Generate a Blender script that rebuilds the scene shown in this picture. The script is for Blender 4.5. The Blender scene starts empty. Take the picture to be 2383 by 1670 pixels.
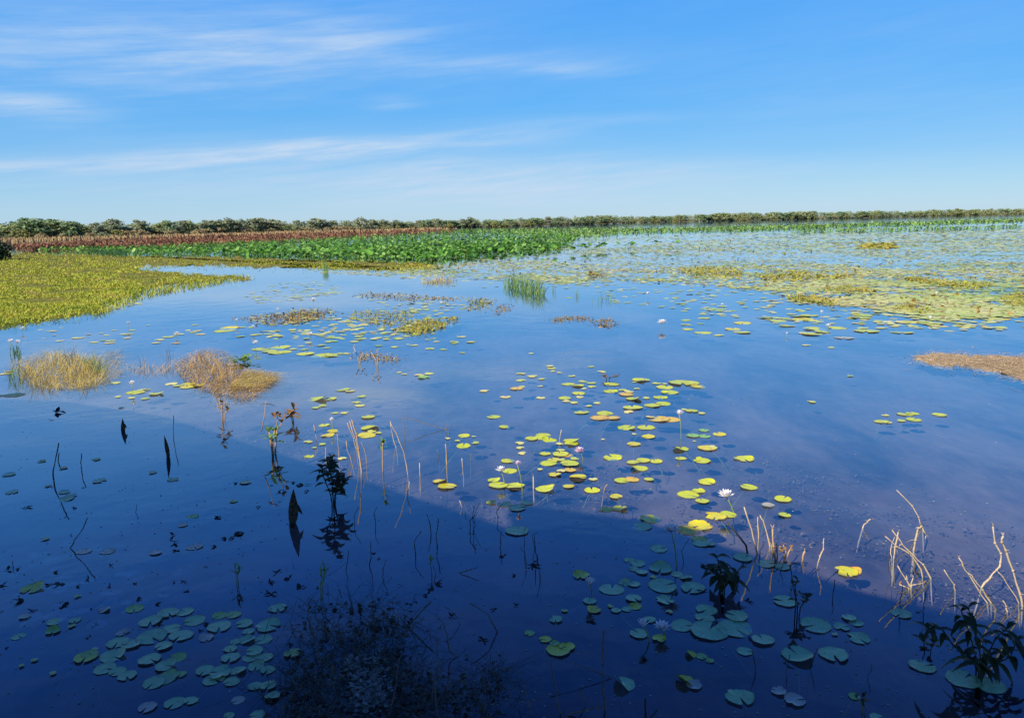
import bpy, math, random
import numpy as np
from mathutils import Vector, Matrix

random.seed(7)
rng = np.random.default_rng(7)
R = math.radians
C = bpy.context.scene.collection
scene = bpy.context.scene

# ------------------------------------------------------------------ camera
W0, H0, F = 2383.0, 1670.0, 1766.0          # pixel frame of the photograph and focal length in those pixels
CAMZ, PITCH, ROLL = 3.0, 10.2, 1.03
cam = bpy.data.cameras.new('camera')
camo = bpy.data.objects.new('camera', cam)
C.objects.link(camo)
cam.sensor_width = 36.0
cam.lens = 36.0 * F / W0
cam.clip_start = 0.05
cam.clip_end = 30000
MROT = Matrix.Rotation(R(90 - PITCH), 3, 'X') @ Matrix.Rotation(R(-ROLL), 3, 'Z')
camo.matrix_world = Matrix.Translation((0, 0, CAMZ)) @ MROT.to_4x4()
scene.camera = camo
MR = np.array(MROT)

def ray(px, py):
    px = np.asarray(px, float); py = np.asarray(py, float)
    d = np.stack([px - W0 / 2, -(py - H0 / 2), -F * np.ones_like(px)], -1)
    d = d @ MR.T
    return d / np.linalg.norm(d, axis=-1, keepdims=True)

def ground(px, py, z=0.0):
    d = ray(px, py)
    t = (z - CAMZ) / np.minimum(d[..., 2], -0.0006)
    p = d * t[..., None]
    p[..., 2] += CAMZ
    return p

def G1(px, py, z=0.0):
    return Vector(ground(np.array([px]), np.array([py]), z)[0])

def lift(px, py, base):
    """point on the upright plane through base that a pixel looks at"""
    d = ray(np.array([px]), np.array([py]))[0]
    t = base[1] / d[1]
    return Vector((d[0] * t, d[1] * t, CAMZ + d[2] * t))

def ppm(p):
    """photograph pixels per metre at a point"""
    v = np.array(p) - np.array((0, 0, CAMZ))
    return F / max(0.1, -(v @ MR)[2])

# ------------------------------------------------------------------ light
SUN_EL, SUN_HEAD = 36.0, 38.0               # elevation; heading the light travels, to the right of straight ahead
sl = bpy.data.lights.new('sun', 'SUN')
sl.energy = 4.2
sl.angle = R(0.53)
sl.color = (1.0, 0.93, 0.80)
so = bpy.data.objects.new('sun', sl)
C.objects.link(so)
LD = Vector((math.sin(R(SUN_HEAD)) * math.cos(R(SUN_EL)), math.cos(R(SUN_HEAD)) * math.cos(R(SUN_EL)), -math.sin(R(SUN_EL))))
so.rotation_euler = LD.to_track_quat('-Z', 'Y').to_euler()
so.location = (-20, -25, 30)

world = bpy.data.worlds.new('World')
scene.world = world
world.use_nodes = True
scene.view_settings.view_transform = 'Standard'
scene.view_settings.look = 'None'
scene.view_settings.gamma = 1.0
scene.view_settings.exposure = 0.85
scene.cycles.max_bounces = 8
scene.cycles.transparent_max_bounces = 16
scene.cycles.diffuse_bounces = 2
scene.cycles.glossy_bounces = 3
scene.cycles.caustics_reflective = False

class NT:
    """small helper to write node trees"""
    def __init__(s, tree):
        s.t = tree; s.n = tree.nodes; s.l = tree.links
    def node(s, kind, **kw):
        n = s.n.new(kind)
        for k, v in kw.items(): setattr(n, k, v)
        return n
    def put(s, sock, v):
        if hasattr(v, 'is_linked') or hasattr(v, 'links'): s.l.new(v, sock)
        elif v is not None: sock.default_value = v
    def math(s, op, a, b=None, c=None, clamp=False):
        n = s.node('ShaderNodeMath', operation=op, use_clamp=clamp)
        s.put(n.inputs[0], a)
        if b is not None: s.put(n.inputs[1], b)
        if c is not None: s.put(n.inputs[2], c)
        return n.outputs[0]
    def mix(s, fac, a, b, blend='MIX'):
        n = s.node('ShaderNodeMix', data_type='RGBA', blend_type=blend)
        s.put(n.inputs[0], fac); s.put(n.inputs[6], a); s.put(n.inputs[7], b)
        return n.outputs[2]
    def noise(s, vec, scale, detail=3.0, rough=0.55):
        n = s.node('ShaderNodeTexNoise')
        if vec is not None: s.l.new(vec, n.inputs['Vector'])
        n.inputs['Scale'].default_value = scale
        n.inputs['Detail'].default_value = detail
        n.inputs['Roughness'].default_value = rough
        return n.outputs['Fac']
    def ramp(s, fac, stops):
        n = s.node('ShaderNodeValToRGB')
        s.put(n.inputs[0], fac)
        e = n.color_ramp.elements
        while len(e) < len(stops): e.new(0.5)
        for k, (p, c) in enumerate(stops):
            e[k].position = p; e[k].color = (*c, 1) if len(c) == 3 else c
        return n.outputs[0]
    def mapr(s, v, a, b, c, d):
        n = s.node('ShaderNodeMapRange')
        s.put(n.inputs[0], v)
        for k, q in enumerate((a, b, c, d)): n.inputs[k + 1].default_value = q
        return n.outputs[0]

# sky: Nishita air with high cirrus streaks, all laid out by compass bearing and elevation
w = NT(world.node_tree)
w.n.clear()
sky = w.node('ShaderNodeTexSky', sky_type='NISHITA', sun_disc=False)
sky.sun_elevation = R(SUN_EL)
sky.sun_rotation = R(180 + SUN_HEAD)
sky.altitude = 0
sky.air_density = 1.0
sky.dust_density = 0.35
sky.ozone_density = 2.2
hs = w.node('ShaderNodeHueSaturation')
hs.inputs['Hue'].default_value = 0.5
hs.inputs['Saturation'].default_value = 1.22
hs.inputs['Value'].default_value = 1.0
w.l.new(sky.outputs[0], hs.inputs['Color'])
tc = w.node('ShaderNodeTexCoord')
sx = w.node('ShaderNodeSeparateXYZ')
w.l.new(tc.outputs['Generated'], sx.inputs[0])
az = w.math('ARCTAN2', sx.outputs[0], sx.outputs[1])
el = w.math('ARCSINE', sx.outputs[2])
cv = w.node('ShaderNodeCombineXYZ')
w.l.new(w.math('MULTIPLY', w.math('ADD', az, w.math('MULTIPLY', el, 0.4)), 2.2), cv.inputs[0])
w.l.new(w.math('MULTIPLY', w.math('SUBTRACT', el, w.math('MULTIPLY', az, 0.06)), 19.0), cv.inputs[1])
warp = w.noise(cv.outputs[0], 1.6, 7.0, 0.62)
cv2 = w.node('ShaderNodeCombineXYZ')
w.l.new(w.math('MULTIPLY', az, 5.0), cv2.inputs[0])
w.l.new(w.math('MULTIPLY', w.math('SUBTRACT', el, w.math('MULTIPLY', az, 0.10)), 60.0), cv2.inputs[1])
fine = w.noise(cv2.outputs[0], 1.3, 8.0, 0.65)
def azel(px, py):
    d = ray(np.array([px]), np.array([py]))[0]
    return math.atan2(d[0], d[1]), math.asin(d[2])
total = None
for (px, py, ln, th, ang, k) in [
        (520, 362, 380, 17, 4.2, 1.0), (150, 388, 280, 13, 2.0, 0.7), (60, 245, 110, 22, -3, 0.9), (760, 102, 260, 46, 8, 0.44), (880, 90, 120, 26, 8, 0.22), (420, 120, 300, 40, 5, 0.35),
        (1050, 163, 330, 28, 4, 0.40), (1120, 318, 200, 18, 4, 0.5), (1180, 445, 440, 44, 1, 1.15), (950, 395, 470, 24, 2, 0.62), (760, 340, 300, 22, 2, 0.45), (1300, 160, 160, 16, -2, 0.3),
        (200, 90, 480, 110, 6, 0.42), (1400, 280, 240, 11, 1, 0.22), (250, 440, 620, 30, 0, 0.30), (900, 345, 220, 16, 3, 0.32),
        (2000, 200, 500, 60, -6, 0.10), (920, 240, 60, 14, 3, 0.3), (1700, 400, 500, 25, 1, 0.22), (2100, 60, 300, 50, -4, 0.08)]:
    a0, e0 = azel(px, py)
    t = R(ang - ROLL)
    da = w.math('SUBTRACT', az, a0); de = w.math('SUBTRACT', el, e0)
    u = w.math('DIVIDE', w.math('ADD', w.math('MULTIPLY', da, math.cos(t)), w.math('MULTIPLY', de, math.sin(t))), ln / F)
    v = w.math('DIVIDE', w.math('SUBTRACT', w.math('MULTIPLY', de, math.cos(t)), w.math('MULTIPLY', da, math.sin(t))), th / F)
    v = w.math('ADD', v, w.math('MULTIPLY', w.math('SUBTRACT', warp, 0.5), 2.6))
    q = w.math('ADD', w.math('MULTIPLY', u, u), w.math('MULTIPLY', v, v))
    g = w.math('MULTIPLY', w.math('EXPONENT', w.math('MULTIPLY', q, -1.0)), k)
    total = g if total is None else w.math('ADD', total, g)
veil = w.mapr(warp, 0.42, 0.75, 0.0, 0.08)
tex = w.mapr(fine, 0.28, 0.70, 0.15, 1.15)
cl = w.math('ADD', w.math('MULTIPLY', w.math('MULTIPLY', total, 0.86), tex), veil)
cl = w.math('MULTIPLY', cl, w.mapr(el, -0.02, 0.02, 0.0, 1.0), clamp=True)
SKYS = 0.10
GAIN = 2 ** 0.85 * SKYS
def dl(r, g, b): return tuple((c / 255 / 12.92 if c < 10 else ((c / 255 + 0.055) / 1.055) ** 2.4) / GAIN * 0.1 for c in (r, g, b))
# deep tropical blue: the Nishita air is graded towards the measured colours of this sky by elevation
deg = w.math('MULTIPLY', el, 180 / math.pi / 60, clamp=True)
tropic = w.ramp(deg, [(0.0, dl(172, 207, 232)), (2.0 / 60, dl(150, 200, 234)), (4.5 / 60, dl(112, 182, 238)), (8.5 / 60, dl(82, 170, 242)), (15 / 60, dl(74, 162, 246)), (25 / 60, dl(38, 112, 224)), (38 / 60, dl(19, 66, 172)), (1.0, dl(15, 56, 152))])
tropic = w.mix(1.0, tropic, (10, 10, 10, 1), 'MULTIPLY')
airy = w.mix(0.12, tropic, hs.outputs[0])
cwhite = tuple(10 * c for c in dl(196, 218, 242))
skyc = w.mix(cl, airy, (*cwhite, 1))
bg = w.node('ShaderNodeBackground')
bg.inputs[1].default_value = SKYS
w.l.new(skyc, bg.inputs[0])
wo = w.node('ShaderNodeOutputWorld')
w.l.new(bg.outputs[0], wo.inputs[0])

# ------------------------------------------------------------------ materials
def newmat(name):
    m = bpy.data.materials.new(name)
    m.use_nodes = True
    t = NT(m.node_tree)
    b = m.node_tree.nodes['Principled BSDF']
    return m, t, b

def leafmat(name, cols, rough=0.5, spec=0.3, scale=3.0, island=True, obj=False, trans=0.0, noise_mix=0.5):
    """plant matter: colour picked per leaf (or per plant) and by soft noise between the given colours"""
    m, t, b = newmat(name)
    g = t.node('ShaderNodeNewGeometry')
    if obj:
        rnd = t.node('ShaderNodeObjectInfo').outputs['Random']
    else:
        rnd = g.outputs['Random Per Island']
    n = t.noise(g.outputs['Position'], scale, 4.0)
    n = t.mapr(n, 0.3, 0.7, 0.0, 1.0)
    f = t.math('ADD', t.math('MULTIPLY', rnd, 1 - noise_mix), t.math('MULTIPLY', n, noise_mix))
    k = len(cols)
    col = t.ramp(f, [(0.08 + 0.84 * i / max(1, k - 1), c) for i, c in enumerate(cols)])
    t.l.new(col, b.inputs['Base Color'])
    b.inputs['Roughness'].default_value = rough
    b.inputs['Specular IOR Level'].default_value = spec
    if trans > 0:
        out = [x for x in t.n if x.type == 'OUTPUT_MATERIAL'][0]
        tr = t.node('ShaderNodeBsdfTranslucent')
        t.l.new(col, tr.inputs[0])
        mx = t.node('ShaderNodeMixShader')
        mx.inputs[0].default_value = trans
        t.l.new(b.outputs[0], mx.inputs[1]); t.l.new(tr.outputs[0], mx.inputs[2])
        t.l.new(mx.outputs[0], out.inputs[0])
    return m

def padmat(name, a, bcol, rim, rough=0.32, rim_from=0.86, spot=0.0):
    """lily pad: waxy leaf with radiating veins, own tint per pad, coloured rim"""
    m, t, b = newmat(name)
    tcn = t.node('ShaderNodeTexCoord')
    s = t.node('ShaderNodeSeparateXYZ')
    t.l.new(tcn.outputs['Object'], s.inputs[0])
    ang = t.math('ARCTAN2', s.outputs[0], s.outputs[1])
    rr = t.math('SQRT', t.math('ADD', t.math('MULTIPLY', s.outputs[0], s.outputs[0]), t.math('MULTIPLY', s.outputs[1], s.outputs[1])))
    rnd = t.node('ShaderNodeObjectInfo').outputs['Random']
    geo = t.node('ShaderNodeNewGeometry')
    n = t.mapr(t.noise(geo.outputs['Position'], 9.0, 4.0), 0.3, 0.7, 0, 1)
    f = t.math('ADD', t.math('MULTIPLY', rnd, 0.65), t.math('MULTIPLY', n, 0.35))
    col = t.mix(f, (*a, 1), (*bcol, 1))
    vein = t.math('POWER', t.math('ABSOLUTE', t.math('COSINE', t.math('MULTIPLY', ang, 8.0))), 30.0)
    col = t.mix(t.math('MULTIPLY', vein, 0.22), col, (min(1, a[0] * 1.7), min(1, a[1] * 1.5), a[2] * 1.5, 1))
    edge = t.math('MULTIPLY', t.mapr(rr, rim_from, 1.0, 0, 1), t.mapr(t.noise(geo.outputs['Position'], 14.0, 2.0), 0.35, 0.6, 0, 1))
    col = t.mix(edge, col, (*rim, 1))
    if spot > 0:
        sp = t.mapr(t.noise(geo.outputs['Position'], 24.0, 3.0), 0.60, 0.68, 0, spot)
        col = t.mix(sp, col, (0.12, 0.07, 0.02, 1))
    t.l.new(col, b.inputs['Base Color'])
    b.inputs['Roughness'].default_value = rough
    b.inputs['Specular IOR Level'].default_value = 0.5
    bp = t.node('ShaderNodeBump')
    bp.inputs['Strength'].default_value = 0.25
    bp.inputs['Distance'].default_value = 0.01
    t.l.new(t.math('ADD', vein, t.noise(geo.outputs['Position'], 30.0, 2.0)), bp.inputs['Height'])
    t.l.new(bp.outputs[0], b.inputs['Normal'])
    return m

M = {}
M['lime'] = padmat('lime pad', (0.42, 0.50, 0.015), (0.60, 0.60, 0.015), (0.22, 0.16, 0.03), spot=0.5)
M['yellow'] = padmat('yellow pad', (0.54, 0.52, 0.02), (0.66, 0.54, 0.02), (0.35, 0.14, 0.02), spot=0.7)
M['orange'] = padmat('orange pad', (0.68, 0.50, 0.03), (0.62, 0.40, 0.04), (0.42, 0.16, 0.04), rim_from=0.7, spot=0.6)
M['green'] = padmat('green pad', (0.20, 0.42, 0.09), (0.30, 0.48, 0.07), (0.14, 0.16, 0.05), spot=0.3)
M['pale'] = padmat('faded pad', (0.36, 0.36, 0.28), (0.42, 0.38, 0.28), (0.3, 0.2, 0.12))
M['jade'] = padmat('jade pad', (0.20, 0.46, 0.22), (0.30, 0.52, 0.20), (0.16, 0.2, 0.1), spot=0.35)  # shaded copy of the pad leaf; blue skylight tint put into its colour
M['padfar'] = leafmat('distant pads', [(0.16, 0.22, 0.05), (0.28, 0.32, 0.07), (0.34, 0.34, 0.09), (0.40, 0.40, 0.16), (0.38, 0.28, 0.08)], rough=0.3, spec=0.5, scale=0.25)
M['padmid'] = leafmat('mid pads', [(0.22, 0.36, 0.08), (0.40, 0.50, 0.08), (0.54, 0.56, 0.10), (0.62, 0.58, 0.20), (0.56, 0.42, 0.12)], rough=0.4, spec=0.35, scale=0.12)
M['petal'] = leafmat('white petal', [(0.86, 0.80, 0.80), (0.90, 0.88, 0.86)], rough=0.5, trans=0.25)
M['pinkpetal'] = leafmat('pink petal', [(0.75, 0.50, 0.62), (0.85, 0.72, 0.80)], rough=0.5, trans=0.25)
M['stamen'] = leafmat('stamens', [(0.75, 0.50, 0.04), (0.8, 0.6, 0.08)], rough=0.6)
M['gstem'] = leafmat('green stem', [(0.16, 0.22, 0.05), (0.22, 0.26, 0.07)], rough=0.5)
M['dstem'] = leafmat('dead stalk', [(0.24, 0.17, 0.10), (0.50, 0.39, 0.26), (0.36, 0.25, 0.15)], rough=0.8, spec=0.15, scale=22)
M['rstem'] = leafmat('reddish stalk', [(0.32, 0.19, 0.10), (0.48, 0.32, 0.18)], rough=0.8, spec=0.15, scale=25)
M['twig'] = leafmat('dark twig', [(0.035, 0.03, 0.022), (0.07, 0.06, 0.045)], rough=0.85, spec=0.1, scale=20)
M['gtwig'] = leafmat('grey twig', [(0.10, 0.09, 0.08), (0.20, 0.18, 0.15)], rough=0.85, spec=0.1, scale=20)
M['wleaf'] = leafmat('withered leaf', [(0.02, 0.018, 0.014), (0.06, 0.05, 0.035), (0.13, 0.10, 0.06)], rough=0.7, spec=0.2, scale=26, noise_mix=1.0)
M['dleaf'] = leafmat('rotten leaf', [(0.014, 0.013, 0.010), (0.03, 0.026, 0.018)], rough=0.7, spec=0.2, scale=20)
M['bleaf'] = leafmat('brown leaf', [(0.14, 0.075, 0.03), (0.30, 0.17, 0.06), (0.22, 0.12, 0.04)], rough=0.7, spec=0.2, scale=12, trans=0.2)
M['shadeleaf'] = leafmat('dark leaf', [(0.016, 0.028, 0.010), (0.04, 0.065, 0.018), (0.075, 0.065, 0.02)], rough=0.5, scale=12, trans=0.3)  # low leaf colour carries the shade these plants stand in
M['sprout'] = leafmat('sprout', [(0.13, 0.26, 0.05), (0.24, 0.36, 0.08)], rough=0.5, scale=10, trans=0.2)
M['meadow'] = leafmat('meadow grass', [(0.10, 0.17, 0.02), (0.26, 0.33, 0.03), (0.40, 0.42, 0.035), (0.48, 0.45, 0.06), (0.40, 0.27, 0.07)], rough=0.6, scale=0.7, trans=0.25, noise_mix=0.6)
M['meadowbase'] = leafmat('meadow thatch', [(0.06, 0.07, 0.015), (0.14, 0.13, 0.03), (0.22, 0.14, 0.045)], rough=0.9, spec=0.1, scale=1.3, noise_mix=1.0)
M['tan'] = leafmat('dry grass', [(0.36, 0.23, 0.06), (0.54, 0.39, 0.11), (0.60, 0.46, 0.15), (0.42, 0.40, 0.10)], rough=0.7, scale=2, trans=0.2, noise_mix=0.3)
M['rust'] = leafmat('rusty grass', [(0.36, 0.20, 0.06), (0.54, 0.33, 0.10), (0.60, 0.43, 0.16)], rough=0.7, scale=2, trans=0.2, noise_mix=0.3)
M['sedge'] = leafmat('sedge', [(0.08, 0.17, 0.05), (0.15, 0.26, 0.07), (0.22, 0.30, 0.09)], rough=0.5, scale=3, trans=0.2)
M['reed'] = leafmat('dark reed', [(0.025, 0.09, 0.03), (0.05, 0.14, 0.04)], rough=0.5, scale=1, trans=0.2)
M['lotus'] = leafmat('lotus leaf', [(0.04, 0.14, 0.02), (0.08, 0.23, 0.03), (0.15, 0.33, 0.05), (0.32, 0.50, 0.15)], rough=0.6, spec=0.15, scale=0.12, trans=0.25, noise_mix=0.3)
M['lotusfar'] = leafmat('far lotus', [(0.10, 0.24, 0.05), (0.17, 0.32, 0.07), (0.32, 0.44, 0.14)], rough=0.6, spec=0.15, scale=0.05, trans=0.2, noise_mix=0.3)
M['lotusdry'] = leafmat('dry lotus', [(0.12, 0.055, 0.035), (0.24, 0.11, 0.065), (0.35, 0.21, 0.12)], rough=0.8, spec=0.1, scale=0.06, trans=0.15, noise_mix=0.4)
M['weed'] = leafmat('water weed', [(0.12, 0.17, 0.03), (0.24, 0.27, 0.04), (0.40, 0.37, 0.05), (0.42, 0.30, 0.06), (0.26, 0.14, 0.04)], rough=0.6, scale=1.2, trans=0.15, noise_mix=0.5)
M['weedbrown'] = leafmat('brown weed', [(0.18, 0.11, 0.05), (0.32, 0.22, 0.08), (0.30, 0.27, 0.06)], rough=0.7, scale=2, trans=0.1, noise_mix=0.4)
M['thatch'] = leafmat('sodden thatch', [(0.22, 0.15, 0.08), (0.46, 0.33, 0.18), (0.64, 0.48, 0.27)], rough=0.8, spec=0.15, scale=5, noise_mix=0.35)
M['mud'] = leafmat('mat base', [(0.24, 0.17, 0.10), (0.42, 0.31, 0.19), (0.56, 0.43, 0.27)], rough=0.9, spec=0.1, scale=7, noise_mix=1.0)
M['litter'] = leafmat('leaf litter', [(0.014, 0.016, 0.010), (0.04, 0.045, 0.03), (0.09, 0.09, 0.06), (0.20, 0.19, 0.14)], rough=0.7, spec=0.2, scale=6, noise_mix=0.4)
M['algae'] = leafmat('pale litter', [(0.14, 0.16, 0.13), (0.34, 0.37, 0.30)], rough=0.6, spec=0.3, scale=25, noise_mix=0.4)
M['tree1'] = leafmat('dark foliage', [(0.14, 0.22, 0.11), (0.21, 0.30, 0.14), (0.30, 0.37, 0.18)], rough=0.7, spec=0.15, scale=0.5, trans=0.2, noise_mix=0.4)  # these three foliage colours lightened toward grey to stand in for haze
M['tree2'] = leafmat('grey green foliage', [(0.21, 0.26, 0.16), (0.29, 0.33, 0.19), (0.37, 0.39, 0.23)], rough=0.7, spec=0.15, scale=0.5, trans=0.2, noise_mix=0.4)
M['tree3'] = leafmat('olive foliage', [(0.20, 0.24, 0.09), (0.28, 0.32, 0.14), (0.35, 0.37, 0.18)], rough=0.7, spec=0.15, scale=0.5, trans=0.2, noise_mix=0.4)
M['shrub'] = leafmat('tan shrub', [(0.26, 0.19, 0.11), (0.36, 0.28, 0.15), (0.32, 0.28, 0.12)], rough=0.8, spec=0.1, scale=0.8, trans=0.1, noise_mix=0.4)
M['olshrub'] = leafmat('olive shrub', [(0.16, 0.18, 0.06), (0.25, 0.26, 0.09), (0.32, 0.29, 0.12)], rough=0.8, spec=0.1, scale=0.8, trans=0.1, noise_mix=0.4)
M['bush'] = leafmat('shaded bush', [(0.010, 0.022, 0.010), (0.02, 0.038, 0.015)], rough=0.6, spec=0.2, scale=1, noise_mix=0.4)  # near-black foliage colour stands for the unlit side of the bush
M['bark'] = leafmat('pale bark', [(0.22, 0.19, 0.15), (0.36, 0.32, 0.26)], rough=0.9, spec=0.1, scale=2, noise_mix=1.0)
M['timber'] = leafmat('timber', [(0.20, 0.14, 0.08), (0.28, 0.20, 0.12)], rough=0.8, spec=0.2, scale=3, noise_mix=1.0)
M['iron'] = leafmat('roof sheet', [(0.35, 0.36, 0.36), (0.45, 0.46, 0.46)], rough=0.5, spec=0.4, scale=2, noise_mix=1.0)
M['drygrass'] = leafmat('shore grass', [(0.30, 0.19, 0.10), (0.40, 0.27, 0.14), (0.36, 0.30, 0.11)], rough=0.8, spec=0.1, scale=0.1, trans=0.1, noise_mix=0.5)
M['soil'] = leafmat('shore soil', [(0.18, 0.15, 0.06), (0.26, 0.21, 0.08), (0.24, 0.16, 0.09)], rough=0.95, spec=0.05, scale=0.05, noise_mix=1.0)

def watermat():
    m, t, b = newmat('water')
    t.n.remove(b)
    out = [x for x in t.n if x.type == 'OUTPUT_MATERIAL'][0]
    geo = t.node('ShaderNodeNewGeometry')
    mp = t.node('ShaderNodeMapping')
    t.l.new(geo.outputs['Position'], mp.inputs['Vector'])
    mp.inputs['Scale'].default_value = (1.0, 1.0, 1.0)
    n1 = t.noise(mp.outputs[0], 1.1, 3.0, 0.5)
    n2 = t.noise(mp.outputs[0], 6.0, 2.0, 0.5)
    h = t.math('ADD', n1, t.math('MULTIPLY', n2, 0.12))
    bp = t.node('ShaderNodeBump')
    bp.inputs['Distance'].default_value = 0.05
    t.l.new(t.mapr(t.noise(geo.outputs['Position'], 0.16, 2.0), 0.4, 0.65, 0.05, 0.22), bp.inputs['Strength'])
    t.l.new(h, bp.inputs['Height'])
    dt = t.node('ShaderNodeVectorMath', operation='DOT_PRODUCT')
    t.l.new(bp.outputs[0], dt.inputs[0]); t.l.new(geo.outputs['Incoming'], dt.inputs[1])
    cs = t.math('SUBTRACT', 1.0, t.math('ABSOLUTE', dt.outputs['Value']), clamp=True)
    frs = t.math('ADD', 0.03, t.math('MULTIPLY', t.math('POWER', cs, 3.2), 1.05), clamp=True)
    gl = t.node('ShaderNodeBsdfGlossy')
    gl.inputs['Color'].default_value = (0.78, 0.90, 1, 1)
    gl.inputs['Roughness'].default_value = 0.03
    t.l.new(bp.outputs[0], gl.inputs['Normal'])
    tr = t.node('ShaderNodeBsdfTransparent')
    tr.inputs['Color'].default_value = (0.74, 0.80, 0.84, 1)
    mx = t.node('ShaderNodeMixShader')
    t.l.new(frs, mx.inputs[0])
    t.l.new(tr.outputs[0], mx.inputs[1]); t.l.new(gl.outputs[0], mx.inputs[2])
    t.l.new(mx.outputs[0], out.inputs[0])
    return m
M['water'] = watermat()

def bedmat():
    m, t, b = newmat('lake silt')
    geo = t.node('ShaderNodeNewGeometry')
    mp = t.node('ShaderNodeMapping')
    mp.inputs['Rotation'].default_value = (0, 0, 0.5)
    mp.inputs['Scale'].default_value = (1.0, 0.45, 1.0)
    t.l.new(geo.outputs['Position'], mp.inputs['Vector'])
    big = t.mapr(t.noise(mp.outputs[0], 0.42, 5.0, 0.6), 0.38, 0.62, 0, 1)
    fine = t.mapr(t.noise(mp.outputs[0], 5.0, 6.0, 0.7), 0.35, 0.68, 0, 1)
    c = t.mix(big, (0.034, 0.036, 0.044, 1), (0.19, 0.138, 0.115, 1))
    c = t.mix(t.math('MULTIPLY', fine, t.math('ADD', 0.15, t.math('MULTIPLY', big, 0.6))), c, (0.30, 0.21, 0.16, 1))
    t.l.new(c, b.inputs['Base Color'])
    b.inputs['Roughness'].default_value = 1.0
    b.inputs['Specular IOR Level'].default_value = 0.0
    return m
M['bed'] = bedmat()
M['sunkweed'] = leafmat('sunken weed', [(0.09, 0.07, 0.06), (0.17, 0.13, 0.10), (0.26, 0.19, 0.14)], rough=1.0, spec=0.0, scale=2.5, noise_mix=0.5)

# ------------------------------------------------------------------ mesh helpers
class MB:
    rough = 0.22
    def __init__(s): s.v = []; s.f = []; s.mi = []; s.m = 0
    def add(s, vs, fs):
        k = len(s.v)
        s.v.extend([tuple(x) for x in vs])
        for f in fs:
            s.f.append(tuple(i + k for i in f)); s.mi.append(s.m)
    def tube(s, pts, r0, r1=None, n=6):
        r1 = r0 if r1 is None else r1
        pts = [Vector(p) for p in pts]
        rings = []
        for i, p in enumerate(pts):
            d = (pts[min(i + 1, len(pts) - 1)] - pts[max(i - 1, 0)]).normalized()
            a = d.cross(Vector((0, 1, 0.01)) if abs(d.y) < 0.9 else Vector((1, 0, 0))).normalized()
            c = d.cross(a)
            r = (r0 + (r1 - r0) * i / max(1, len(pts) - 1)) * (1.0 + (s.rough * math.sin(i * 4.7 + r0 * 9999) if len(pts) > 4 else 0))
            rings.append([p + (a * math.cos(2 * math.pi * k / n) + c * math.sin(2 * math.pi * k / n)) * r for k in range(n)])
        vs = [x for rg in rings for x in rg]
        fs = []
        for i in range(len(pts) - 1):
            for k in range(n):
                fs.append((i * n + k, i * n + (k + 1) % n, (i + 1) * n + (k + 1) % n, (i + 1) * n + k))
        fs.append(tuple(range(n))[::-1]); fs.append(tuple((len(pts) - 1) * n + k for k in range(n)))
        s.add(vs, fs)
    def leaf(s, base, d, length, width, up=Vector((0, 0, 1)), droop=0.3, fold=0.15, seg=5):
        """lance-shaped blade: folded along its midrib and drooping towards the tip"""
        d = Vector(d).normalized(); base = Vector(base)
        side = d.cross(up)
        if side.length < 0.05: side = d.cross(Vector((1, 0, 0)))
        side.normalize(); nrm = side.cross(d).normalized()
        vs = []; fs = []
        for i in range(seg + 1):
            t = i / seg
            wd = width * 0.5 * (math.sin(math.pi * min(1, t * 0.94 + 0.06) ** 0.8))
            c = base + d * (length * t) - Vector((0, 0, 1)) * (droop * length * t * t)
            vs += [c - side * wd + nrm * wd * fold, c, c + side * wd + nrm * wd * fold]
        for i in range(seg):
            a = i * 3
            fs += [(a, a + 1, a + 4, a + 3), (a + 1, a + 2, a + 5, a + 4)]
        s.add(vs, fs)
    def box(s, p0, p1):
        x0, y0, z0 = p0; x1, y1, z1 = p1
        s.add([(x0, y0, z0), (x1, y0, z0), (x1, y1, z0), (x0, y1, z0), (x0, y0, z1), (x1, y0, z1), (x1, y1, z1), (x0, y1, z1)],
              [(0, 3, 2, 1), (4, 5, 6, 7), (0, 1, 5, 4), (1, 2, 6, 5), (2, 3, 7, 6), (3, 0, 4, 7)])
    def mesh(s, name, mats, smooth=True):
        me = bpy.data.meshes.new(name)
        me.from_pydata(s.v, [], s.f)
        for m in (mats if isinstance(mats, (list, tuple)) else [mats]): me.materials.append(m)
        if s.m: me.polygons.foreach_set('material_index', s.mi)
        if smooth: me.polygons.foreach_set('use_smooth', [True] * len(me.polygons))
        me.update()
        return me
    def build(s, name, mats, parent=None, smooth=True):
        return link(name, s.mesh(name, mats, smooth), parent)

def link(name, me, parent=None):
    o = bpy.data.objects.new(name, me)
    C.objects.link(o)
    if parent is not None: o.parent = parent
    return o

def bulk(name, verts, faces_list, mat, parent=None, smooth=False):
    """verts (N,3); faces_list: list of (n,k) index arrays"""
    me = bpy.data.meshes.new(name)
    me.vertices.add(len(verts))
    me.vertices.foreach_set('co', np.asarray(verts, np.float32).ravel())
    loops = np.concatenate([f.ravel() for f in faces_list]).astype(np.int32)
    tot = np.concatenate([np.full(len(f), f.shape[1]) for f in faces_list]).astype(np.int32)
    st = np.concatenate([[0], np.cumsum(tot)[:-1]]).astype(np.int32)
    me.loops.add(len(loops)); me.loops.foreach_set('vertex_index', loops)
    me.polygons.add(len(tot)); me.polygons.foreach_set('loop_start', st); me.polygons.foreach_set('loop_total', tot)
    me.materials.append(mat)
    if smooth: me.polygons.foreach_set('use_smooth', np.ones(len(tot), bool))
    me.update(calc_edges=True)
    me.validate()
    return link(name, me, parent)

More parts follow.
